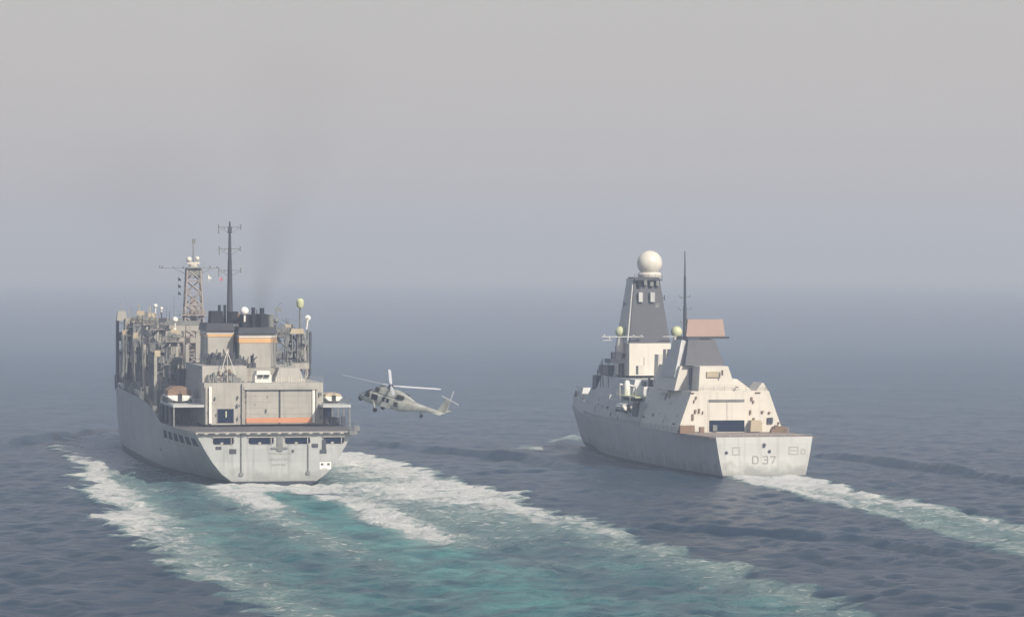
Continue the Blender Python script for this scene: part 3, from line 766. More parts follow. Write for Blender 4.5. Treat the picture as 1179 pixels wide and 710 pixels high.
# --- forward superstructure and amidships deckhouses
mb = MB()
mb.box(158, 188, -12.5, 12.5, 12.8, 20.5, tx=.3, ty=.3); mb.box(161, 184, -11, 11, 20.5, 23.8, tx=.3, ty=.2); mb.box(165, 182, -8, 8, 23.8, 26.2, ty=.3)
mb.box(145, 158, -6, 6, 12.8, 16.5)
fs = mb.build('bridge_house', 'sup_rust', ship)
mb = MB()
for z_ in (15.2, 18.2, 21.6):
    for k in range(14): b_ = -10.5 + k * 1.6; mb.box(157.9 if z_ < 20 else 160.9, 158.6 if z_ < 20 else 161.6, b_, b_ + .7, z_, z_ + .8)
mb.build('porthole', 'pane', fs)
mb = MB(); mb.box(62, 84, -7, 8.5, 9.5, 15.5); mb.box(96, 112, -6, 7, 11, 15.0); mb.box(126, 140, -7, 7, 12, 15.8); mb.build('cargo_house', 'sup_rust', ship)

# replenishment stations: king posts with their rigging
def station(a, side, zt, wide, style, seed, bpost=11.0):
    rr_ = random.Random(seed); zb = 11.6; b = side * bpost; bo = side * (bpost + 3.6)
    mt = ('pipe', 'sup_rust', 'sup')[style % 3]
    mb = MB(); mb.box(a - .8, a + .8, b - .75, b + .75, zb, zt, tx=.15, ty=.15)
    mb.box(a - .5, a + .5, b, b - side * wide, zt - 1.6, zt - .6)
    mb.box(a - .35, a + .35, bo - .3, bo + .3, zb, zt - 4)
    kp = mb.build('king_post', mt, ship)
    mb = MB()
    mb.path([(a, bo, zt - 4.2), (a, b, zt - .6)], .3); mb.path([(a, bo, zb + 6), (a, b, zb + 9.5)], .15); mb.path([(a + 3, b, zb), (a + .3, b, zt - 4)], .22); mb.path([(a - 3.2, b, zb), (a - .3, b, zt - 5)], .18)
    mb.build('brace', 'pipe', kp)
    for zz in (zt - 1.2, zt - 5.6, zt - 9.6):
        mb = MB(); w0 = rr_.uniform(1.6, 2.6); mb.box(a - 1.8, a + 1.6, b - w0, b + w0, zz - .18, zz)
        rail(mb, [(a - 1.8, b - w0, zz), (a - 1.8, b + w0, zz)], step=1.3); 
        mb.build('platform', 'steel' if style else 'tan', kp)
        mb = MB()
        for k in range(4):
            bb = b + rr_.uniform(-w0, w0 - .7); mb.box(a - 1.6, a - .9, bb, bb + rr_.uniform(.5, 1.1), zz, zz + rr_.uniform(.7, 2.0))
        mb.tube((a - 1.2, b - 1, zz + .8), (a - 1.2, b + .4, zz + .8), .55, n=10)
        mb.build('winch', 'pipe' if rr_.random() < .6 else 'dark', kp)
    mb = MB(); mb.box(a - 1.5, a - .9, b - .8, b + .8, zt, zt + 1.0); mb.tube((a, b, zt), (a, b + .3, zt + rr_.uniform(1.5, 3.2)), .09)
    mb.box(a - .4, a + .4, bo - .9, bo + .2, zt - 4.2, zt - 3); mb.build('masthead_block', ('dark', 'tan')[rr_.random() < .5], kp)
    mb = MB()
    for k in range(9):       # hanging hoses and falls
        bb = b + side * rr_.uniform(-1.5, 4.2); z1 = zt - rr_.uniform(2, 5); z2 = zb + rr_.uniform(2, 8); n_ = 7; sag = rr_.uniform(-.35, .35)
        mb.path([(a - .9 - rr_.random() * .2, bb + sag * math.sin(math.pi * i / n_), z1 + (z2 - z1) * i / n_) for i in range(n_ + 1)], rr_.choice((.07, .1, .14)), n=5)
    mb.build('fuel_hose', 'dark' if rr_.random() < .7 else 'pipe', kp)
    mb = MB(); 
    for sg in (-.25, .25): mb.tube((a - .9, b + sg, zb), (a - .9, b + sg, zt - 2), .04, n=4)
    for k in range(int((zt - zb) / .6)): mb.tube((a - .9, b - .25, zb + k * .6), (a - .9, b + .25, zb + k * .6), .035, n=4)
    mb.build('ladder', 'pipe', kp)
    return kp
station(70, 1, 25.5, 9, 1, 1); station(94, 1, 27.5, 10, 2, 2); station(118, 1, 28.2, 10, 0, 3); station(142, 1, 28.4, 9, 0, 4, 11.2)
station(70, -1, 26.5, 4, 2, 5, 11.2); station(94, -1, 26.0, 8, 1, 6); station(118, -1, 27.0, 8, 1, 7); station(142, -1, 27.0, 8, 0, 8)
# heavy portal frames on the port side, right forward
mb = MB()
for (x0, x1, y0, y1) in ((134, 137, 368, 446), (149, 152, 384, 446), (162, 166, 372, 452)):
    SS.bx(mb, 147, 148.6, x0, x1, y0, y1)
SS.bx(mb, 147, 148.6, 134, 166, 382, 392)
SS.bx(mb, 147, 148.6, 138, 163, 404, 408); SS.bx(mb, 147, 148.2, 143, 160, 412, 436)
mb.build('portal_frame', 'mast', ship)
mb = MB(); SS.bx(mb, 100, 102, 176, 182, 396, 462)
p0, p1 = SS.p(179, 398, 101), SS.p(163, 378, 101)
mb.hexa([(100, p0[1] - .6, p0[2] - 1), (102, p0[1] - .6, p0[2] - 1), (102, p1[1], p1[2] - 1), (100, p1[1], p1[2] - 1),
         (100, p0[1] - .6, p0[2] + .6), (102, p0[1] - .6, p0[2] + .6), (102, p1[1], p1[2] + .6), (100, p1[1], p1[2] + .6)])
mb.build('cargo_boom', 'mast', ship)
for (x, y, a, w_, h_) in ((140, 358, 145, 2.2, 2.0), (150, 366, 144, 2.6, 4), (160, 372, 140, 3.0, 5), (172, 366, 125, 2.8, 4.5), (184, 372, 112, 2.6, 4.6), (193, 376, 104, 2.2, 4)):
    mb = MB(); p = SS.p(x, y, a); mb.box(a - 1, a + .8, p[1] - w_ / 2, p[1] + w_ / 2, p[2] - h_, p[2], ty=.2); mb.tube((a, p[1], p[2]), (a, p[1] + .2, p[2] + 2), .08); mb.tube((a - .9, p[1] - w_ / 2, p[2] - h_ + .5), (a - .9, p[1] - w_ / 2, p[2] - h_ - 9), .2)
    mb.build('transfer_head', random.choice(('pipe', 'sup', 'sup_rust')), ship)
mb = MB()
for (x0, x1, y0, y1, a) in ((197, 207, 382, 440, 84), (190, 195, 386, 452, 88), (212, 218, 396, 446, 78), (225, 232, 384, 440, 80)):
    SS.bx(mb, a, a + 1.6, x0, x1, y0, y1, ty=.1)
mb.build('cargo_trunk', 'sup', ship)
mb = MB(); SS.bx(mb, 62, 72, 206, 232, 425, 462); mb.build('side_house', 'mast', ship)
for (px, py, a, r_) in ((179, 352, 120, .42), (186, 355, 120, .32), (201.5, 368, 90, .6), (201, 380, 90, .4)):
    mb = MB(); p = SS.p(px, py, a); mb.ball(p, r_, 14); mb.tube((p[0], p[1], p[2] - 3), p, .12); mb.build('antenna_dome', 'white', ship)
rq = random.Random(77)
for (a0, a1, b0_, b1_, z0_, z1_) in ((99, 108, 7, 12.5, 12, 19), (122, 132, 6.5, 13, 12, 20.5), (134, 140, 7, 13.5, 12, 18), (74, 84, 8, 12, 11, 17)):
    mb = MB(); mb.box(a0, a1, b0_, b1_, z0_, z1_, tx=.2, ty=.2); ch_ = mb.build('cargo_rack', 'mast', ship)
    for k in range(6):
        mb = MB(); bb = rq.uniform(b0_, b1_ - 1.2); zz = rq.uniform(z0_ + .5, z1_ - 2); mb.box(a0 - rq.uniform(.3, .9), a0, bb, bb + rq.uniform(.6, 1.4), zz, zz + rq.uniform(.5, 1.8)); mb.build('rack_locker', rq.choice(('pipe', 'sup', 'dark')), ch_)
for k in range(34):
    a = rq.uniform(70, 152); b_ = rq.uniform(5, 15.2); zb_ = 12.2; zt_ = rq.uniform(18, 29.5); mb = MB(); mb.tube((a, b_, zb_), (a, b_, zt_), rq.uniform(.1, .26), .08, n=6)
    if k % 2: mb.tube((a, b_ - 1.2, zt_ - 1), (a, b_ + 1.2, zt_ - 1), .08, n=5)
    mb.build('derrick_post', rq.choice(('dark', 'pipe', 'pipe')), ship)
# thin rigging wires between the posts
mb = MB()
rr_ = random.Random(5)
for (a0, a1) in ((70, 94), (94, 118), (118, 142)):
    for side in (1, -1):
        for k in range(3): mb.tube((a0, side * (11 + k), 25.5 + k * .5), (a1, side * (11 + k), 27.5 + k * .3), .05, n=4)
for k in range(16):
    a = rr_.uniform(70, 150); z_ = rr_.uniform(22, 30); s_ = rr_.uniform(6, 15); mb.tube((a, s_, 13), (a, s_ + rr_.uniform(-1, 1), z_), .07, n=5)
mb.build('rigging', 'cable', ship)
# crowded deck edge
mb = MB()
for k in range(70):
    a = rr_.uniform(60, 155); b_ = rr_.uniform(12, 15.6); z0 = SH.row(a, 6)[0] - 1.1; h_ = rr_.uniform(.8, 3.2); mb.box(a - .6, a + .6, b_ - .5, b_ + .4, z0, z0 + h_)
mb.build('deck_gear', 'pipe', ship)
for k, (a, b_) in enumerate(((142, 15.4), (138, 15.3), (132, 15.5), (104, 15.4), (98, 15.5), (126, 15.5))):
    mb = MB(); z0 = SH.row(a, 6)[0]; mb.lathe((a - .9, b_, z0 + .6), [(.2, 0), (.42, .15), (.42, 1.6), (.2, 1.75)], 12, 'x'); mb.box(a - .8, a + .8, b_ - .3, b_ + .3, z0, z0 + .25)
    mb.build('life_raft_canister', 'white', ship)
# starboard post gear near the funnels
AK = 66
mb = MB(); SS.bx(mb, AK, AK + 1.6, 341, 352.5, 383, 420, tx=.1, ty=.15); kp = mb.build('king_post', 'sup', ship)
mb = MB(); SS.bx(mb, AK - .8, AK + 2, 334, 351, 378.5, 384.5, ty=.3); mb.build('crosstree', 'tan', kp)
mb = MB(); SS.bx(mb, AK - .3, AK + 1, 329, 332, 384, 420); SS.bx(mb, AK - .3, AK + 1, 354, 355.5, 380, 420); mb.build('guide_rail', 'pipe', kp)
mb = MB()
for k in range(46):
    px = random.uniform(323, 353); py = random.uniform(388, 418); a0 = AK - random.uniform(.4, 2)
    SS.bx(mb, a0, a0 + .8, px, px + random.uniform(1, 3.6), py, py + random.uniform(1, 6))
for k in range(10):
    px = random.uniform(324, 352); mb.tube(SS.p(px, random.uniform(372, 390), AK - .6), SS.p(px + random.uniform(-3, 3), 420, AK - .6), .1, n=5)
mb.build('transfer_winch', 'pipe', kp)
mb = MB(); SS.bx(mb, AK - 1, AK + 2.5, 322, 356, 418, 425); mb.build('winch_platform', 'sup_rust', ship)
mb = MB(); mb.tube(SS.p(357, 382, AK), SS.p(356.5, 420, AK), .33); mb.path([SS.p(356.5, 420, AK), SS.p(357, 430, AK), SS.p(355, 435, AK), SS.p(351, 438, AK)], .25); mb.build('fuel_hose', 'dark', kp)
mb = MB(); p = SS.p(345.4, 353, AK); q = SS.p(345.4, 379, AK); mb.tube(q, p, .2); mb.build('dome_pole', 'pipe', kp)
mb = MB(); p = SS.p(345.6, 349, AK); mb.lathe(p, [(.45, -.9), (.72, -.5), (.74, .5), (.45, .85), (.1, .95)], 16); mb.build('satellite_dome', 'green', kp)
mb = MB(); p = SS.p(354.5, 366, AK); mb.lathe(p, [(.1, -.3), (.55, .1), (.5, .18), (.05, -.1)], 16, 'x'); mb.tube(p, SS.p(353, 379, AK), .14); mb.tube(p, (p[0] - .7, p[1], p[2]), .06); mb.build('dish_antenna', 'white', kp)
mb = MB(); p = SS.p(318, 369, 50); mb.tube(SS.p(318, 384, 50), p, .1); mb.ball(p, .5, 12); q = SS.p(318.5, 354, 50); mb.tube(p, q, .08); mb.box(q[0] - .1, q[0] + .1, q[1] - .9, q[1] + .3, q[2] - .7, q[2]); mb.tube(q, (q[0], q[1] - .9, q[2] + 1), .06); mb.build('whip_antenna', 'pipe', ship)
mb = MB()
for px, y0 in ((150, 352), (158, 356), (168, 358), (192, 352), (200, 340), (240, 372), (325, 372), (333, 366), (174, 350)):
    a = 150 if px < 165 else (110 if px < 230 else 60); mb.tube(SS.p(px, 390, a), SS.p(px + random.uniform(-1, 1), y0, a), .08, .04, n=5)
mb.build('whip_antenna', 'pipe', ship)

# --- small boats carried on board (they lie in cradles, so they are their own things)
def boat(name, S, a, b, z, L, Wd, Hh, hullm, coverm, label, yaw=0, hump=1.0):
    e = empty(name, (*S.world(a, b), z), S.rz + yaw, label=label, cat='boat')
    mb = MB(); n = 14; sec = []
    for i in range(n + 1):
        f = i / n; x = -L / 2 + L * f; w_ = Wd / 2 * (1 - max(0, (f - .55) / .45) ** 2.2) * (.86 + .14 * min(1, f * 4)) + .04; kz = Hh * .5 * max(0, (f - .7) / .3) ** 2
        sec.append([(x, 0, kz), (x, w_ * .62, kz + Hh * .22), (x, w_, Hh * (.9 + .12 * f)), (x, w_ * .86, Hh * (1 + .12 * f)), (x, -w_ * .86, Hh * (1 + .12 * f)), (x, -w_, Hh * (.9 + .12 * f)), (x, -w_ * .62, kz + Hh * .22)])
    vs_ = [p for s_ in sec for p in s_]; m_ = 7
    fs_ = [(i * m_ + j, i * m_ + (j + 1) % m_, (i + 1) * m_ + (j + 1) % m_, (i + 1) * m_ + j) for i in range(n) for j in range(m_)] + [tuple(range(m_)), tuple(range(n * m_ + m_ - 1, n * m_ - 1, -1))]
    mb.add(vs_, fs_); mb.build('boat_hull', hullm, e)
    mb = MB(); prof = [(Wd * .42, Hh * .98), (Wd * .40, Hh * (1 + .5 * hump)), (Wd * .2, Hh * (1 + .85 * hump)), (-Wd * .2, Hh * (1 + .85 * hump)), (-Wd * .40, Hh * (1 + .5 * hump)), (-Wd * .42, Hh * .98)]
    mb.prism(prof, -L * .42, L * .22); mb.build('canvas_cover', coverm, e)
    mb = MB(); mb.box(-L * .52, -L * .46, -.35, .35, .1, Hh * 1.3); mb.tube((-L * .5, 0, Hh), (-L * .5, 0, Hh * 1.9), .05); mb.build('outboard_motor', 'rubber', e)
    mb = MB()
    for x in (-L * .3, L * .25): mb.box(x - .12, x + .12, -Wd * .45, Wd * .45, -.28, .35)
    mb.build('cradle', 'pipe', e)
    return e
boat('canopied_boat', SS, 41, SS.b(208, 34), wz + .3, 12, 5.4, 1.1, 'white', 'brown', 'brown-topped boat with a white hull on the boat deck left of the hangar', hump=1.7)
boat('covered_boat', SS, 33, SS.b(390, 22), wz2 + .3, 9, 3.6, .9, 'white', 'tan', 'tan-covered boat on the boat deck right of the hangar, nearest the helicopter', hump=.9)

# =================================================================== DESTROYER
dd = empty('destroyer', (DD.X, DD.Y, 0), DD.rz,
           label='pale grey destroyer with white ball on dark pyramid mast and brown slab radar', cat='warship')
DH = Hull([
    (0,   hz([-2, 0, .45, 2.5, 5, 7.5], [7.0, 7.75, 7.9, 8.35, 8.8, 9.2])),
    (25,  hz([-2, 0, .5, 2.5, 5, 7.5], [8.4, 9.1, 9.2, 9.6, 10.0, 10.35])),
    (55,  hz([-2, 0, .6, 2.5, 5, 7.6], [8.8, 9.6, 9.7, 10.0, 10.3, 10.6])),
    (80,  hz([-2, 0, .7, 2.5, 5, 7.6], [8.0, 8.9, 9.0, 9.4, 9.8, 10.2])),
    (100, hz([-2, 0, .7, 2.5, 5, 7.6], [5.4, 6.3, 6.5, 7.1, 7.9, 8.6])),
    (120, hz([-2, 0, .8, 2.7, 5, 7.7], [1.9, 2.5, 2.8, 3.5, 4.4, 5.4])),
    (138, hz([-2, 0, .8, 2.8, 5.2, 8.0], [.3, .5, .6, .9, 1.5, 2.3])),
    (150, hz([-2, 0, .8, 3.0, 5.6, 8.6], [.06, .08, .1, .15, .25, .5]))])
mb = MB(); DH.mesh(mb, 3.0, 15.0, 'hull2', 'boot', 2); mb.build('hull', None, dd)
mb = MB(); DH.deck(mb, 0, 30, z=7.46); mb.build('flight_deck', 'deck2', dd)
# upper works: sloped strakes following the hull plan
def strake(mb, a0, a1, z0f, z1f, tum, step=3.0, hf=None, aftface=True, rk=0):
    hf = hf or (lambda a: DH.row(a, 5)[1]); As = list(np.arange(a0, a1, step)) + [a1]; vs_ = []
    for i, a in enumerate(As):
        z0, z1 = z0f(a), z1f(a); h0 = hf(a) - .02; h1 = max(h0 - tum * (z1 - z0), .25)
        aa = a + (rk if i == 0 else 0)
        vs_ += [(a, h0, z0), (aa, h1, z1), (aa, -h1, z1), (a, -h0, z0)]
    fs_ = []
    for i in range(len(As) - 1):
        k = 4 * i; fs_ += [(k, k + 4, k + 5, k + 1), (k + 1, k + 5, k + 6, k + 2), (k + 2, k + 6, k + 7, k + 3), (k + 3, k + 7, k + 4, k)]
    fs_ += [(0, 1, 2, 3), tuple(len(vs_) - 4 + q for q in (3, 2, 1, 0))]
    return mb.add(vs_, fs_)
dz0 = lambda a: DH.row(a, 5)[0] - .03
mb = MB(); strake(mb, 96, 148, dz0, lambda a: float(np.interp(a, [96, 140, 148], [10.4, 10.3, 10.6])), .16); mb.build('forecastle', 'sup2side', dd)
mb = MB(); strake(mb, 52, 97, dz0, lambda a: 12.2 if a > 54 else 12.2, .19); mb.build('main_deckhouse', 'sup2side', dd)
# hangar block with sloping sides
zt1 = DD.z(450, 23); top_h = 7.55
mb = MB(); strake(mb, 23, 54, dz0, lambda a: zt1, (10.35 - top_h) / (zt1 - 7.45), hf=lambda a: 10.36 + 0 * a); hgr = mb.build('hangar', 'sup2', dd)
mb = MB()
b_ = [DD.b(x, 23) for x in (806, 846, 838.5, 808.5)]
mb.prism([(DD.b(806, 23), zt1 - .05), (DD.b(856, 23), zt1 - .05), (DD.b(845, 23), DD.z(436.5, 23)), (DD.b(840, 23), DD.z(421.5, 23)), (DD.b(807.5, 23), DD.z(421.5, 23))], 24, 40)
up = mb.build('hangar_tower', 'sup2', dd)
mb = MB(); mb.prism([(DD.b(845, 23), zt1 - .05), (DD.b(872, 23), zt1 - .05), (DD.b(868, 23), DD.z(446.5, 23)), (DD.b(855, 23), DD.z(436.8, 23)), (DD.b(845, 23), DD.z(436.8, 23))], 27, 42); mb.build('side_house', 'sup2', dd)
mb = MB(); mb.prism([(DD.b(872, 23), zt1 - .05), (DD.b(886, 23), zt1 - .05), (DD.b(881, 23), DD.z(441, 23)), (DD.b(879, 23), DD.z(441, 23))], 24, 30); mb.build('corner_fin', 'sup2', dd)
mb = MB(); mb.prism([(DD.b(781, 27), zt1 - .05), (DD.b(807, 27), zt1 - .05), (DD.b(807, 27), DD.z(421.5, 27)), (DD.b(788, 27), DD.z(421.5, 27))], 30, 46); mb.build('uptake_house', 'sup2', dd)
mb = MB(); DD.bx(mb, 29.2, 31, 794.5, 807.6, 423, 448); mb.build('recessed_louvre', 'mast', dd)
mb = MB(); DD.bx(mb, 36, 44, 768, 788, 434.5, 452, ty=.5); mb.build('boat_bay_house', 'sup2', dd)
# hangar door
mb = MB(); DD.bx(mb, 22.9, 23.4, 815.3, 858.7, 459, 498); fr_ = mb.build('hangar_door_frame', 'sup2', dd)
mb = MB(); DD.bx(mb, 22.86, 23.3, 817, 857, 462.5, 484); mb.build('roller_door', 'sup2', fr_)
mb = MB(); DD.bx(mb, 22.7, 23.3, 816.8, 857.2, 459.6, 462.2); DD.bx(mb, 22.82, 23.2, 836.9, 837.3, 462.3, 484); mb.build('door_slot', 'pipe', fr_)
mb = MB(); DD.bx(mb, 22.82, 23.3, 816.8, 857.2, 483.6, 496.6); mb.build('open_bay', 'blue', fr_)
mb = MB(); DD.bx(mb, 22.5, 22.8, 821, 826, 489, 496); mb.build('bay_trolley', 'pipe', fr_)
mb = MB(); DD.bx(mb, 23.7, 24.2, 814, 828, 427.5, 434); mb.build('vent_grille', 'tan', up)
mb = MB()
for (x, y, w_, h_) in ((800, 471, 2, 4), (804.5, 470, 1.6, 5), (797, 476, 2, 7), (801, 456, 1.6, 3), (799, 460, 1.3, 3), (865, 457, 1.8, 4), (867, 461, 1.6, 3), (863.5, 472, 1.6, 5),
                       (877, 473, 2.4, 2.6), (885, 474, 2.2, 2.4), (867, 481, 2.2, 3), (809, 473, 1, 3), (849, 445, 1.5, 1), (870, 451.5, 6, .7), (795, 451.5, 5, .7), (874, 487, 4, 1.2), (832, 426, .8, 6), (896, 486, 2, 2)):
    DD.bx(mb, 22.7, 23.6, x, x + w_, y, y + h_)
mb.build('wall_fitting', 'brown', dd)
mb = MB(); DD.bx(mb, 22.6, 23.6, 884, 890, 481, 487.5); mb.build('equipment_box', 'mast', dd)
mb = MB(); DD.bx(mb, 21.0, 23.4, 864, 878, 484, 497, ty=.2); mb.build('life_raft_rack', 'tan', dd)
rr_ = random.Random(9)
mb = MB()
for k in range(30):
    px = rr_.choice((rr_.uniform(774, 798), rr_.uniform(889, 906), rr_.uniform(774, 812))); w_ = rr_.uniform(.5, 1.6); a = rr_.uniform(18.6, 22.6) if px > 880 else rr_.uniform(20, 22.6)
    bq = DD.b(px, a); bq = max(-9.8, min(9.9, bq)); mb.box(a - .4, a + .4, bq - w_ / 2, bq + w_ / 2, 7.45, 7.45 + rr_.uniform(.5, 1.5))
mb.build('deck_equipment', 'brown', dd)
mb = MB()
for side in (1, -1): rail(mb, [(23.5, side * 7.4, zt1), (38, side * 7.4, zt1)], step=2)
rail(mb, [(23.3, 7.4, zt1), (23.3, -7.4, zt1)], step=2); mb.build('hangar_railing', 'pipe', dd)
mb = MB()
for side in (1, -1):
    for a0 in np.arange(.5, 22, 2.6):
        h0, h1 = DH.hb(a0, 7.45), DH.hb(a0 + 2.4, 7.45)
        mb.hexa([(a0, side * h0, 7.15), (a0 + 2.4, side * h1, 7.15), (a0 + 2.4, side * (h1 + 1.1), 7.3), (a0, side * (h0 + 1.1), 7.3),
                 (a0, side * h0, 7.22), (a0 + 2.4, side * h1, 7.22), (a0 + 2.4, side * (h1 + 1.1), 7.38), (a0, side * (h0 + 1.1), 7.38)])
mb.build('safety_net', 'brown', dd)
# transom fittings and the pennant number
mb = MB()
def ringbox(mb, x0, x1, y0, y1, t=.09):
    b0, b1 = DD.b(x1, 0), DD.b(x0, 0); z0, z1 = DD.z(y1, 0), DD.z(y0, 0)
    mb.box(-.05, .05, b0, b1, z1 - t, z1); mb.box(-.05, .05, b0, b1, z0, z0 + t); mb.box(-.045, .05, b0, b0 + t, z0 + t, z1 - t); mb.box(-.045, .05, b1 - t, b1, z0 + t, z1 - t)
ringbox(mb, 843, 852, 514, 523.5, .2); ringbox(mb, 908, 919.5, 514, 523.5, .2); ringbox(mb, 922, 927.5, 517, 523, .2)
mb.box(-.05, .05, DD.b(919, 0), DD.b(908, 0), DD.z(519, 0), DD.z(518, 0))
mb.build('transom_hatch', 'mark2', dd)
mb = MB()
for px, py in ((836.5, 521), (886, 519.5)): p = DD.p(px, py, 0); mb.lathe((-.12, p[1], p[2]), [(.3, 0), (.3, .2)], 10, 'x')
p = DD.p(880, 512, 0); mb.box(-.3, .05, p[1] - .2, p[1] + .25, p[2] - .35, p[2] + .3); mb.build('fairlead', 'dark', dd)
def glyph_bars(g):
    return {'D': [((0, 0), (0, 1)), ((0, 1), (.6, 1)), ((.6, 1), (.8, .8)), ((.8, .8), (.8, .2)), ((.8, .2), (.6, 0)), ((.6, 0), (0, 0))],
            '3': [((0, 1), (.8, 1)), ((.8, 1), (.8, .55)), ((.8, .55), (.3, .52)), ((.8, .5), (.8, 0)), ((.8, 0), (0, 0))],
            '7': [((0, 1), (.8, 1)), ((.8, 1), (.35, 0))]}[g]
mb = MB()
for g, x0 in (('D', 867), ('3', 878), ('7', 887)):
    for (u0, v0), (u1, v1) in glyph_bars(g):
        P0 = DD.p(x0 + u0 * 7.6, 533 - v0 * 8, 0); P1 = DD.p(x0 + u1 * 7.6, 533 - v1 * 8, 0)
        mb.tube((-.01, P0[1], P0[2]), (-.01, P1[1], P1[2]), .11, n=6)
mb.build('pennant_number', 'mark2', dd)
mb = MB(); rail(mb, [(.2, 9.0, 7.46), (.2, -9.0, 7.46)], h=.5, step=2.5, bars=1); rail(mb, [(17, -9.7, 7.46), (23, -10.1, 7.46)], h=1.1); mb.build('railing', 'sup2side', dd)

rr_ = random.Random(31)
for k in range(34):
    a = rr_.uniform(26, 94); zf = rr_.uniform(8.2, 13.6 if a < 52 else 11.4); tum = .365 if a < 52 else .19; h0 = 10.36 if a < 52 else DH.row(a, 5)[1]
    bb = h0 - tum * (zf - 7.5); w_ = rr_.choice((.35, .5, .9, 1.4)); h_ = rr_.choice((.3, .6, 1.7)) ; mb = MB()
    mb.hexa([(a, bb - .3, zf), (a + w_, bb - .3, zf), (a + w_, bb + .12, zf), (a, bb + .12, zf), (a, bb - .3 - tum * h_, zf + h_), (a + w_, bb - .3 - tum * h_, zf + h_), (a + w_, bb + .12 - tum * h_, zf + h_), (a, bb + .12 - tum * h_, zf + h_)])
    mb.build(('side_hatch', 'side_vent', 'side_door')[(.3, .6, 1.7).index(h_)], rr_.choice(('mast', 'sup2side', 'pipe', 'sup2')), dd)
mb = MB(); rail(mb, [(a, DH.row(a, 5)[1] - .05, 7.55) for a in range(24, 120, 6)], h=.9, step=2.2); mb.build('railing', 'pipe', dd)
for px, py in ((736.5, 327), (743, 325), (750, 327), (757, 326), (740, 357), (756, 352), (748, 371)):
    mb = MB(); p = DD.p(px, py, 81.5); mb.box(p[0] - .2, p[0] + 1.5, p[1] - rr_.uniform(.2, .5), p[1] + .3, p[2] - rr_.uniform(.3, .6), p[2] + .5); mb.build('sensor_box', rr_.choice(('black', 'pipe', 'black')), dd)
# after mast and slab radar
def frustum(mb, a0, a1, b0, b1, z0, a0t, a1t, b0t, b1t, z1):
    return mb.hexa([(a0, b0, z0), (a1, b0, z0), (a1, b1, z0), (a0, b1, z0), (a0t, b0t, z1), (a1t, b0t, z1), (a1t, b1t, z1), (a0t, b1t, z1)])
z0, z1 = DD.z(420.5, 29), DD.z(391, 30)
mb = MB(); frustum(mb, 29, 41, DD.b(834.5, 29), DD.b(789, 29), z0, 31.5, 37.5, DD.b(825.5, 30), DD.b(795, 30), z1); am = mb.build('after_mast', 'mast', dd)
mb = MB(); b9 = DD.b(789, 29); frustum(mb, 31, 42, b9 + .05, b9 + 1.6, z0 - 2.2, 32.5, 38, DD.b(795, 30) + .04, DD.b(795, 30) + 1.1, z1 - .1); mb.build('mast_side_panel', 'sup2side', am)
mb = MB(); mb.lathe((34, (DD.b(812, 34)), 0), [(1.2, z1), (1.0, z1 + .45)], 14); mb.build('radar_pedestal', 'dark', am)
mb = MB(); bL, bR = DD.b(791, 32), DD.b(836, 32); zB, zT = DD.z(387.2, 32), DD.z(367.5, 32)
frustum(mb, 32.6, 33.8, bR, bL, zB, 33.6, 34.5, bR + .2, bL - .6, zT); rs = mb.build('slab_radar', 'radar', am)
mb = MB(); mb.box(31.8, 35, bR - .6, bL, zB - .45, zB - .03); mb.build('radar_feed_arm', 'dark', rs)
# tall thin pole mast
AT = 45; bt = DD.b(788.6, AT)
mb = MB(); mb.tube((AT, bt, DD.z(432, AT)), (AT, bt, DD.z(352, AT)), .45, .32, 10); mb.tube((AT, bt, DD.z(352, AT)), (AT, bt, DD.z(318, AT)), .28, .22, 8); mb.tube((AT, bt, DD.z(318, AT)), (AT, bt, DD.z(289, AT)), .16, .09, 8)
pt = mb.build('pole_mast', 'dark', dd)
for py, w_ in ((342, 1.0), (356, 1.2), (371, .9)):
    mb = MB(); zz = DD.z(py, AT); crossarm(mb, AT, bt - w_, bt + w_, zz, .05, [(bt - w_, .4), (bt + w_, .4), (bt + w_ * .7, -.4)]); mb.build('crossarm', 'pipe', pt)
mb = MB(); frustum(mb, 44, 52, bt - 1.2, bt + 2.0, 12, 45, 49, bt - .5, bt + .6, DD.z(387, AT)); mb.build('mast_foot', 'mast', dd)

# funnel and midships houses
mb = MB(); frustum(mb, 50, 64, -3.6, 4.4, 12.1, 52, 62, -2.4, 2.6, 21.3); mb.build('funnel', 'sup2side', dd)
mb = MB(); DD.bx(mb, 49, 52, 766, 779, 402, 446, tx=.4, ty=.25); mb.build('uptake_casing', 'sup2', dd)
mb = MB(); mb.box(53, 61, -2.2, 2.4, 21.3, 22.2); mb.build('exhaust_pipe', 'black', dd)
mb = MB(); frustum(mb, 66, 98, -8.3, 8.3, 12.1, 68, 96, -7.0, 7.0, 16.2); mb.build('midship_house', 'sup2side', dd)
mb = MB(); frustum(mb, 60, 67, 1.5, 7.6, 12.1, 61, 66, 2, 7.0, 15.0); mb.build('midship_locker', 'sup2side', dd)
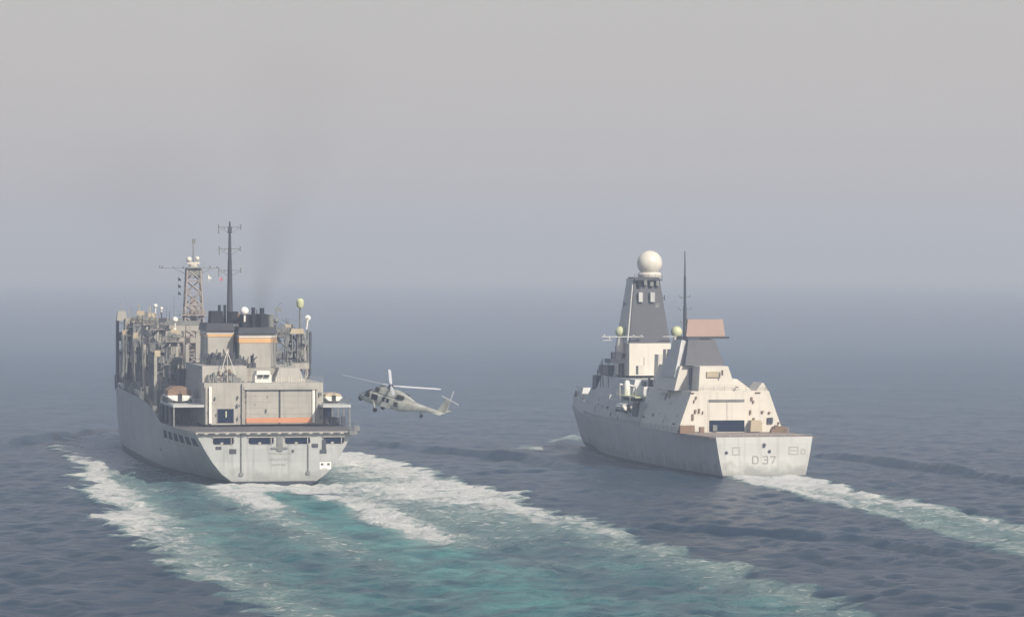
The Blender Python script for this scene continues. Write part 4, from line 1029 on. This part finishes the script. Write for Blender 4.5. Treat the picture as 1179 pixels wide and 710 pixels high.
# foremast: faceted pyramid
AF = 80; bF = DD.b(748.5, AF)
z0, z1 = DD.z(395, AF), DD.z(319, AF + 2)
mb = MB(); frustum(mb, AF, AF + 10, bF - 4.2, bF + 4.3, z0, AF + 2.4, AF + 7.6, bF - 2.55, bF + 2.65, z1); fm_ = mb.build('foremast', 'mast', dd)
mb = MB(); frustum(mb, AF + .4, AF + 9.6, bF + 3.0, bF + 4.7, z0 - .05, AF + 2.6, AF + 7.4, bF + 1.6, bF + 2.95, z1 - .3); mb.build('mast_side_panel', 'sup2side', fm_)
mb = MB(); frustum(mb, AF - .6, AF + 12, bF - 4.4, bF + 4.5, DD.z(432, AF), AF - .3, AF + 11, bF - 4.25, bF + 4.4, z0); mb.build('mast_house', 'sup2', dd)
mb = MB(); DD.bx(mb, AF + .9, AF + 1.9, 735.6, 740.2, 336.5, 347.5); DD.bx(mb, AF + .9, AF + 1.9, 749, 754, 336.5, 347.5); mb.build('sensor_panel', 'sup2side', fm_)
mb = MB(); zz = DD.z(323, AF + 2); mb.box(AF + 1.4, AF + 8.2, bF - 2.9, bF + 2.9, zz, zz + .3); rail(mb, [(AF + 1.4, bF - 2.9, zz + .3), (AF + 1.4, bF + 2.9, zz + .3)], step=1.2)
mb.tube((AF + 5, bF + 2.6, DD.z(350, AF)), (AF + 5, bF + 4.2, DD.z(350, AF)), .08); mb.tube((AF + 5, bF + 4.2, DD.z(353, AF)), (AF + 5, bF + 4.2, DD.z(347, AF)), .1)
mb.tube((AF + 5, bF - 3, DD.z(343, AF)), (AF + 5, bF - 4.3, DD.z(343, AF)), .08); mb.tube((AF + 5, bF - 4.3, DD.z(346, AF)), (AF + 5, bF - 4.3, DD.z(340, AF)), .1); mb.build('mast_platform', 'mast', fm_)
mb = MB(); c9 = (AF + 5, DD.b(748, AF + 5), 0); zc = DD.z(303, AF + 5)
mb.lathe(c9, [(2.3, z1 - .05), (2.45, z1 + .5), (2.2, zc - 1.9)], 24); mb.build('radar_collar', 'dome', fm_)
mb = MB(); mb.ball((c9[0], c9[1], zc), 2.58, 32); mb.build('ball_radar', 'dome', fm_)
for px, side in ((715, 1), (779, -1)):
    p = DD.p(px, 382, AF + 4); mb = MB(); mb.ball(p, 1.18, 18); do = mb.build('satellite_dome', 'green', dd)
    mb = MB(); mb.lathe((p[0], p[1], 0), [(.9, p[2] - 4.4), (.95, p[2] - 2.2), (.6, p[2] - 1.0)], 12); mb.build('dome_pedestal', 'sup2', do)
    mb = MB(); mb.box(p[0] - 1.2, p[0] + 1.2, p[1] - 1.6, p[1] + 1.6, p[2] - 5.0, p[2] - 4.4); mb.tube((p[0], p[1], p[2] - 5), (p[0], p[1], 16), .55); mb.build('dome_platform', 'mast', do)
mb = MB(); zz = DD.z(387.5, AF - 1); crossarm(mb, AF - 1, DD.b(741, AF - 1), DD.b(693, AF - 1), zz, .11, [(DD.b(694, AF), .5), (DD.b(700, AF), -.5), (DD.b(728, AF), .4), (DD.b(737, AF), .4)])
zz2 = DD.z(391.5, AF); mb.tube((AF - 1, DD.b(703, AF), zz2), (AF - 1, DD.b(693, AF), zz2), .08)
crossarm(mb, AF - 1, DD.b(785, AF - 1), DD.b(763, AF - 1), zz, .09); mb.build('signal_yard', 'sup2side', dd)
# bridge and what stands round it
mb = MB(); frustum(mb, 92, 110, -7.3, 7.3, 10.3, 92, 107, -6.5, 6.5, 13.6); frustum(mb, 90, 106, -6.0, 6.0, 13.6, 90.5, 103, -5.0, 5.0, 18.0); br = mb.build('bridge', 'sup2side', dd)
mb = MB()
for side in (1, -1):
    frustum(mb, 93, 104.2, *sorted((side * 5.0, side * 5.62)), 15.8, 93.2, 103.6, *sorted((side * 4.8, side * 5.33)), 17.0)
mb.build('bridge_window', 'pane', br)
mb = MB(); DD.bx(mb, 93, 102, 700, 728, 420.5, 431, ty=.3); mb.build('wheelhouse_roof', 'mast', br)
mb = MB(); DD.bx(mb, 103, 106, 685.5, 698, 431.5, 448, ty=.2); mb.tube(DD.p(690, 455, 104), DD.p(690, 448, 104), .3); mb.tube(DD.p(688, 431, 104), DD.p(688, 425, 104), .12); mb.build('bridge_wing', 'mast', dd)
mb = MB()
rr_ = random.Random(21)
for k in range(46):
    px = rr_.uniform(686, 776); a = 64 if px > 740 else (80 if px > 715 else 98); yb = float(np.interp(px, [686, 720, 750, 776], [452, 447, 446, 446])); h_ = rr_.uniform(3, 12)
    DD.bx(mb, a, a + 1, px, px + rr_.uniform(1, 4.5), yb - h_, yb)
for k in range(12):
    px = rr_.uniform(686, 775); a = 80; mb.tube(DD.p(px, 446, a), DD.p(px + rr_.uniform(-1, 1), rr_.uniform(412, 428), a), .09, n=5)
mb.build('deck_gear', 'mast', dd)
mb = MB(); DD.bx(mb, 76, 78, 706, 716, 405, 415); mb.tube(DD.p(709, 415, 76), DD.p(709, 398, 76), .14); DD.bx(mb, 74, 79, 703, 722, 413, 418); mb.build('gun_director', 'mast', dd)
mb = MB(); DD.bx(mb, 72, 74, 735, 741, 421, 431); DD.bx(mb, 68, 71, 757, 765, 408, 440, ty=.2); mb.tube(DD.p(742, 421, 73), DD.p(742, 411, 73), .15); mb.build('vent_trunk', 'sup2', dd)
# boat bay: dark recess with shelf
mb = MB(); bo_ = 9.3
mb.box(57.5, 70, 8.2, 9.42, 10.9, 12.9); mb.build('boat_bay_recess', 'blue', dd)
mb = MB(); mb.box(56, 71, 7.4, 10.1, 12.95, 13.2); rail(mb, [(56, 10, 13.2), (71, 10, 13.2)], step=2); mb.build('boat_bay_roof', 'green', dd)
mb = MB(); p = DD.p(722, 441, 66); mb.lathe((66, p[1], 0), [(.62, 13.2), (.62, 15.4), (.45, 16.0), (.1, 16.2)], 14); mb.build('gun_mount_dome', 'white', dd)
mb = MB(); mb.path([(66.5, 8.8, 13.1), (66.5, 9.6, 15.2), (66.5, 10.6, 15.4)], .16); mb.path([(58.5, 8.8, 13.1), (58.5, 9.6, 15.2), (58.5, 10.6, 15.4)], .16)
mb.tube((66.5, 10.5, 15.3), (66.5, 10.5, 11.9), .05); mb.tube((58.5, 10.5, 15.3), (58.5, 10.5, 11.9), .05); mb.build('davit', 'white', dd)
mb = MB(); frustum(mb, 53.5, 56.2, 9.6, 10.7, 9.4, 53.5, 56, 9.3, 10.5, 12.2); mb.build('crane_base', 'dark', dd)
boat('inflatable_boat', DD, 62, 10.9, 10.3, 8.2, 2.6, 1.0, 'white', 'sup2side', 'small white and grey inflatable boat hung on the port side of the destroyer', hump=.6)
# forecastle gun and silo
mb = MB(); mb.box(117, 130, -3.6, 3.6, 10.3, 11.6, ty=.3, tx=.3); mb.build('missile_silo', 'sup2side', dd)
mb = MB(); frustum(mb, 136.5, 141, -1.5, 1.5, 10.35, 137.6, 139.8, -.8, .8, 12.6); gn = mb.build('gun_turret', 'sup2side', dd)
mb = MB(); mb.tube((141.5, 0, 12), (147.5, 0, 12.8), .13, .1); mb.build('gun_barrel', 'pipe', gn)
mb = MB()
for side in (1, -1):
    rail(mb, [(a, side * max(DH.row(a, 5)[1] - .75, .3), 10.35) for a in (118, 126, 134, 142, 147)], step=2.2)
mb.build('forecastle_railing', 'pipe', dd)
mb = MB()
for k in range(14): a = rr_.uniform(120, 146); mb.box(a, a + .8, rr_.uniform(-1.5, 0), rr_.uniform(.2, 1.4), 10.3, 10.3 + rr_.uniform(.5, 1.4))
mb.build('capstan', 'dark', dd)

# =================================================================== HELICOPTER
def helicopter():
    D = 665.0; k = D / F
    e = empty('helicopter', ((446 - 589.5) * k, D, H - (469 - 310) * k), 0, label='pale grey naval helicopter hovering nose-up beside the supply ship', cat='helicopter')
    e.rotation_euler = Matrix.Rotation(R(167), 4, 'Z').to_euler()
    Rz = Matrix.Rotation(R(155), 4, 'Z'); Ry = Matrix.Rotation(R(-14), 4, 'Y'); Rx = Matrix.Rotation(R(-7), 4, 'X')
    e.rotation_euler = (Rz @ Ry @ Rx).to_euler()
    st = [(5.35, .35, .75, .95), (5.0, .62, .42, 1.22), (4.4, .85, .15, 1.5), (3.8, 1.02, .02, 1.85), (3.0, 1.14, 0, 2.25), (2.2, 1.18, 0, 2.38), (0, 1.18, 0, 2.4), (-2.4, 1.18, 0, 2.38),
          (-3.4, 1.05, .22, 2.3), (-4.6, .78, .62, 2.15), (-6.5, .5, 1.02, 2.0), (-8.8, .33, 1.3, 1.92), (-9.8, .2, 1.45, 1.9)]
    mb = MB(); n = 16; vs_ = []
    for x, w_, z0, z1 in st:
        for j in range(n):
            t_ = 2 * math.pi * j / n; c_, s_ = math.cos(t_), math.sin(t_); pw = .62
            vs_.append((x, w_ * math.copysign(abs(c_) ** pw, c_), (z0 + z1) / 2 + (z1 - z0) / 2 * math.copysign(abs(s_) ** pw, s_)))
    m_ = len(st); mb.add(vs_, [(i * n + j, i * n + (j + 1) % n, (i + 1) * n + (j + 1) % n, (i + 1) * n + j) for i in range(m_ - 1) for j in range(n)] + [tuple(range(n)), tuple(range(m_ * n - 1, (m_ - 1) * n - 1, -1))])
    fu = mb.build('fuselage', 'heli', e)
    # glazing
    for side in (1, -1):
        mb = MB(); mb.hexa([(3.0, side * 1.0, 1.15), (4.15, side * .88, 1.15), (4.15, side * .99, 1.15), (3.0, side * 1.19, 1.15), (3.1, side * .9, 1.95), (3.75, side * .8, 1.8), (3.75, side * .98, 1.8), (3.1, side * 1.16, 1.95)]); mb.build('cockpit_window', 'pane', e)
        mb = MB(); mb.box(1.5, 2.6, *sorted((side * 1.0, side * 1.215)), 1.0, 1.9); mb.build('gunner_window', 'pane', e)
        mb = MB(); mb.box(-.9, .9, *sorted((side * 1.0, side * 1.23)), .25, 2.0); dr_ = mb.build('cabin_door', 'heli', e)
        for x in (-.65, .15): mb = MB(); mb.box(x, x + .5, *sorted((side * 1.1, side * 1.25)), 1.15, 1.8); mb.build('window', 'pane', dr_)
        mb = MB(); mb.box(-2.3, -1.6, *sorted((side * 1.0, side * 1.22)), .9, 1.6); mb.build('vent_panel', 'rubber', e)
    mb = MB(); mb.hexa([(4.4, -.7, 1.3), (4.75, -.62, 1.22), (4.75, .62, 1.22), (4.4, .7, 1.3), (3.35, -.78, 2.15), (3.5, -.78, 2.19), (3.5, .78, 2.19), (3.35, .78, 2.15)])
    mb.build('windshield', 'pane', e)
    mb = MB(); mb.ball((5.1, 0, .25), .42, 14); mb.tube((4.9, 0, .6), (5.1, 0, .3), .2); mb.build('sensor_ball', 'rubber', e)
    # engine cowling
    mb = MB()
    vs_ = []
    prof = [(2.6, .5, 2.3, 2.45), (2.0, .95, 2.3, 2.95), (.6, 1.1, 2.3, 3.15), (-1.4, 1.05, 2.25, 3.1), (-2.8, .8, 2.2, 2.85), (-4.6, .4, 2.05, 2.3)]
    for x, w_, z0, z1 in prof: vs_ += [(x, w_, z0), (x, w_ * .75, z1), (x, -w_ * .75, z1), (x, -w_, z0)]
    mb.add(vs_, [(4 * i + j, 4 * i + (j + 1) % 4, 4 * i + 4 + (j + 1) % 4, 4 * i + 4 + j) for i in range(5) for j in range(4)] + [(0, 1, 2, 3), (23, 22, 21, 20)])
    cw = mb.build('engine_cowling', 'heli', e)
    for side in (1, -1):
        mb = MB(); mb.lathe((-3.1, side * .92, 2.55), [(.28, 0), (.34, .3), (.36, 1.0), (.3, 1.2)], 12, 'x'); mb.build('exhaust', 'rubber', cw)
        mb = MB(); mb.lathe((1.5, side * .78, 2.75), [(.36, 0), (.38, .7), (.3, .75)], 12, 'x'); mb.build('air_intake', 'rubber', cw)
    # landing gear
    for side in (1, -1):
        mb = MB(); mb.path([(2.0, side * 1.0, .45), (1.6, side * 1.35, -.25), (1.5, side * 1.35, -.55)], .1); mb.tube((2.4, side * 1.1, .9), (1.6, side * 1.35, -.2), .07); g = mb.build('landing_gear', 'heli', e)
        mb = MB(); mb.tube((1.5, side * 1.22, -.6), (1.5, side * 1.5, -.6), .36, n=14); mb.build('wheel', 'rubber', g)
    mb = MB(); mb.path([(-5.6, 0, 1.2), (-6.3, 0, .35)], .1); mb.tube((-6.3, 0, 1.1), (-6.3, 0, .3), .07); g = mb.build('tail_gear', 'heli', e)
    mb = MB(); mb.tube((-6.3, -.14, .2), (-6.3, .14, .2), .28, n=12); mb.build('wheel', 'rubber', g)
    # tail
    mb = MB(); vs_ = []
    for (x0, x1, z, th) in ((-8.4, -10.0, 1.35, .18), (-9.1, -10.5, 2.1, .17), (-10.2, -11.2, 4.15, .10)): vs_ += [(x0, th * .5, z), (x0 - .4, th, z), (x1, th * .2, z), (x1, -th * .2, z), (x0 - .4, -th, z), (x0, -th * .5, z)]
    mb.add(vs_, [(6 * i + j, 6 * i + (j + 1) % 6, 6 * i + 6 + (j + 1) % 6, 6 * i + 6 + j) for i in range(2) for j in range(6)] + [(0, 1, 2, 3, 4, 5), (17, 16, 15, 14, 13, 12)]); mb.build('tail_fin', 'heli', e)
    mb = MB(); mb.hexa([(-10.5, -2.2, 1.78), (-9.4, -2.2, 1.78), (-9.3, 2.2, 1.78), (-10.5, 2.2, 1.78), (-10.5, -2.2, 1.86), (-9.4, -2.2, 1.9), (-9.3, 2.2, 1.9), (-10.5, 2.2, 1.86)]); mb.build('stabilator', 'heli', e)
    mb = MB(); mb.tube((-10.8, 0, 3.95), (-10.8, -.55, 4.02), .2, .14); tr = mb.build('tail_rotor_hub', 'blade', e)
    for q in range(4):
        mb = MB(); t_ = R(12 + 90 * q); d = Vector((math.cos(t_), 0, math.sin(t_))); c0 = Vector((-10.8, -.5, 4.02)); s_ = Vector((-d.z, 0, d.x))
        pts = [c0 + d * .2 - s_ * .1, c0 + d * 1.65 - s_ * .12, c0 + d * 1.65 + s_ * .12, c0 + d * .2 + s_ * .1]
        mb.hexa([*pts, *[p + Vector((0, .03, 0)) for p in pts]]); mb.build('tail_rotor_blade', 'blade', tr)
    # main rotor
    mb = MB(); mb.tube((0, 0, 3.0), (0, 0, 3.75), .28, .2, 12); mb.tube((0, 0, 3.6), (0, 0, 3.85), .5, .4, 12); mb.path([(.6, 0, 3.1), (.35, 0, 3.6)], .07); mb.path([(-.6, 0, 3.1), (-.35, 0, 3.6)], .07)
    hb_ = mb.build('rotor_hub', 'dark', e)
    for q in range(4):
        mb = MB(); t_ = R(211 + 90 * q) ; cone = R(4.5)
        d = Vector((math.cos(t_) * math.cos(cone), math.sin(t_) * math.cos(cone), math.sin(cone))); s_ = Vector((-math.sin(t_), math.cos(t_), 0)); c0 = Vector((0, 0, 3.72)); up_ = d.cross(s_)
        tw = (s_ * math.cos(R(12)) + up_ * math.sin(R(12)))
        def sec(r, w_, th): c = c0 + d * r; return [c - tw * w_ - up_ * 0, c + up_ * th, c + tw * w_, c - up_ * th]
        ss = [sec(.4, .12, .09), sec(1.3, .16, .08), sec(1.6, .25, .04), sec(7.6, .25, .035), sec(8.2, .15, .02)]
        vs_ = [p for s9 in ss for p in s9]
        mb.add(vs_, [(4 * i + j, 4 * i + (j + 1) % 4, 4 * i + 4 + (j + 1) % 4, 4 * i + 4 + j) for i in range(4) for j in range(4)] + [(0, 1, 2, 3), (19, 18, 17, 16)]); mb.build('rotor_blade', 'blade', hb_)
    return e
helicopter()

# =================================================================== funnel smoke and haze
def volume_mat(name, col, dens, aniso=0.0):
    m = bpy.data.materials.new(name); m.use_nodes = True; t = m.node_tree; t.nodes.clear()
    o = N(t, 'ShaderNodeOutputMaterial'); v = N(t, 'ShaderNodeVolumePrincipled')
    v.inputs['Color'].default_value = (*col, 1); v.inputs['Density'].default_value = dens; v.inputs['Anisotropy'].default_value = aniso
    t.links.new(v.outputs[0], o.inputs['Volume']); return m, t, v
HAZE_COL, HAZE_D = (.61, .69, .85), .00039
mb = MB(); mb.box(-13000, 13000, -600, 23000, -5, 155)
hm, _, vh = volume_mat('sea_haze', HAZE_COL, HAZE_D, .20); vh.inputs['Absorption Color'].default_value = (.55, .55, .55, 1)
hz_ = mb.build('haze', hm, None, smooth=False); tag(hz_, kind='stuff', label='thin dusty sea haze over the whole scene')
mb = MB()
sx0, sy0 = SS.world(52, SS.b(298, 52)); SZ0, SKX, SKY = 29.0, .14, .25
rings = []
for q9 in range(13):
    z_ = SZ0 + q9 * 7.0; r_ = 1.6 + .42 * (z_ - SZ0)
    rings.append([(sx0 + SKX * (z_ - SZ0) + r_ * math.cos(q * math.pi / 8), sy0 + SKY * (z_ - SZ0) + r_ * math.sin(q * math.pi / 8), z_) for q in range(16)])
mb.add([p for r_ in rings for p in r_], [(i * 16 + j, i * 16 + (j + 1) % 16, (i + 1) * 16 + (j + 1) % 16, (i + 1) * 16 + j) for i in range(len(rings) - 1) for j in range(16)] + [tuple(range(16)), tuple(range(len(rings) * 16 - 1, len(rings) * 16 - 17, -1))])
smm, t, v = volume_mat('funnel_smoke', (.13, .095, .055), .02)
g_ = N(t, 'ShaderNodeNewGeometry'); n_ = N(t, 'ShaderNodeTexNoise'); n_.inputs['Scale'].default_value = .055; n_.inputs['Detail'].default_value = 3
t.links.new(g_.outputs['Position'], n_.inputs['Vector']); s_ = N(t, 'ShaderNodeSeparateXYZ'); t.links.new(g_.outputs['Position'], s_.inputs[0])
def mm(op, a, b_=None, clamp=False):
    n = N(t, 'ShaderNodeMath', operation=op, use_clamp=clamp)
    for i, v_ in enumerate((a, b_)):
        if v_ is None: continue
        if isinstance(v_, (int, float)): n.inputs[i].default_value = v_
        else: t.links.new(v_, n.inputs[i])
    return n.outputs[0]
hgt = mm('SUBTRACT', s_.outputs['Z'], SZ0)
wv = mm('MULTIPLY', mm('SUBTRACT', n_.outputs[0], .5), mm('MULTIPLY', hgt, .35))
dx = mm('ADD', mm('SUBTRACT', mm('SUBTRACT', s_.outputs['X'], sx0), mm('MULTIPLY', hgt, SKX)), wv)
dy = mm('SUBTRACT', mm('SUBTRACT', s_.outputs['Y'], sy0), mm('MULTIPLY', hgt, SKY))
rad = mm('DIVIDE', mm('SQRT', mm('ADD', mm('MULTIPLY', dx, dx), mm('MULTIPLY', dy, dy))), mm('ADD', mm('MULTIPLY', hgt, .42), 1.6))
fall = N(t, 'ShaderNodeMapRange', interpolation_type='SMOOTHERSTEP'); fall.inputs['From Min'].default_value = .9; fall.inputs['From Max'].default_value = .1
t.links.new(rad, fall.inputs['Value'])
zr = mm('DIVIDE', .55, mm('MULTIPLY', mm('ADD', hgt, 5.0), mm('ADD', mm('MULTIPLY', hgt, .045), 1.0)))
top = N(t, 'ShaderNodeMapRange', interpolation_type='SMOOTHSTEP'); top.inputs['From Min'].default_value = 74; top.inputs['From Max'].default_value = 25
t.links.new(hgt, top.inputs['Value'])
nr = N(t, 'ShaderNodeMapRange'); nr.inputs['From Min'].default_value = .30; nr.inputs['From Max'].default_value = .70; nr.inputs['To Min'].default_value = .25; nr.inputs['To Max'].default_value = 1.5
t.links.new(n_.outputs[0], nr.inputs['Value'])
t.links.new(mm('MULTIPLY', mm('MULTIPLY', zr, fall.outputs[0]), mm('MULTIPLY', nr.outputs[0], top.outputs[0])), v.inputs['Density'])
smo = mb.build('funnel_smoke', smm, None); tag(smo, kind='stuff', label='faint brown exhaust smoke rising from the supply ship funnels')

# an older drift of the same smoke hanging to port
X_, Y_ = SS.world(120, SS.b(165, 120)); zc_ = SS.z(215, 120)
mb = MB(); mb.ball((0, 0, 0), 1.0, 24); m_, t, v = volume_mat('smoke_drift', (.12, .11, .09), .004)
tcv = N(t, 'ShaderNodeTexCoord'); ln = N(t, 'ShaderNodeVectorMath', operation='LENGTH'); t.links.new(tcv.outputs['Object'], ln.inputs[0])
fr2 = N(t, 'ShaderNodeMapRange', interpolation_type='SMOOTHERSTEP'); fr2.inputs['From Min'].default_value = 1.0; fr2.inputs['From Max'].default_value = 0.0; fr2.inputs['To Max'].default_value = .0024
t.links.new(ln.outputs['Value'], fr2.inputs['Value']); t.links.new(fr2.outputs[0], v.inputs['Density'])
sd_ = mb.build('smoke_drift', m_, None); sd_.location = (X_, Y_, zc_); sd_.scale = (30, 26, 20); tag(sd_, kind='stuff', label='thin older smoke hanging in the haze left of the masts')
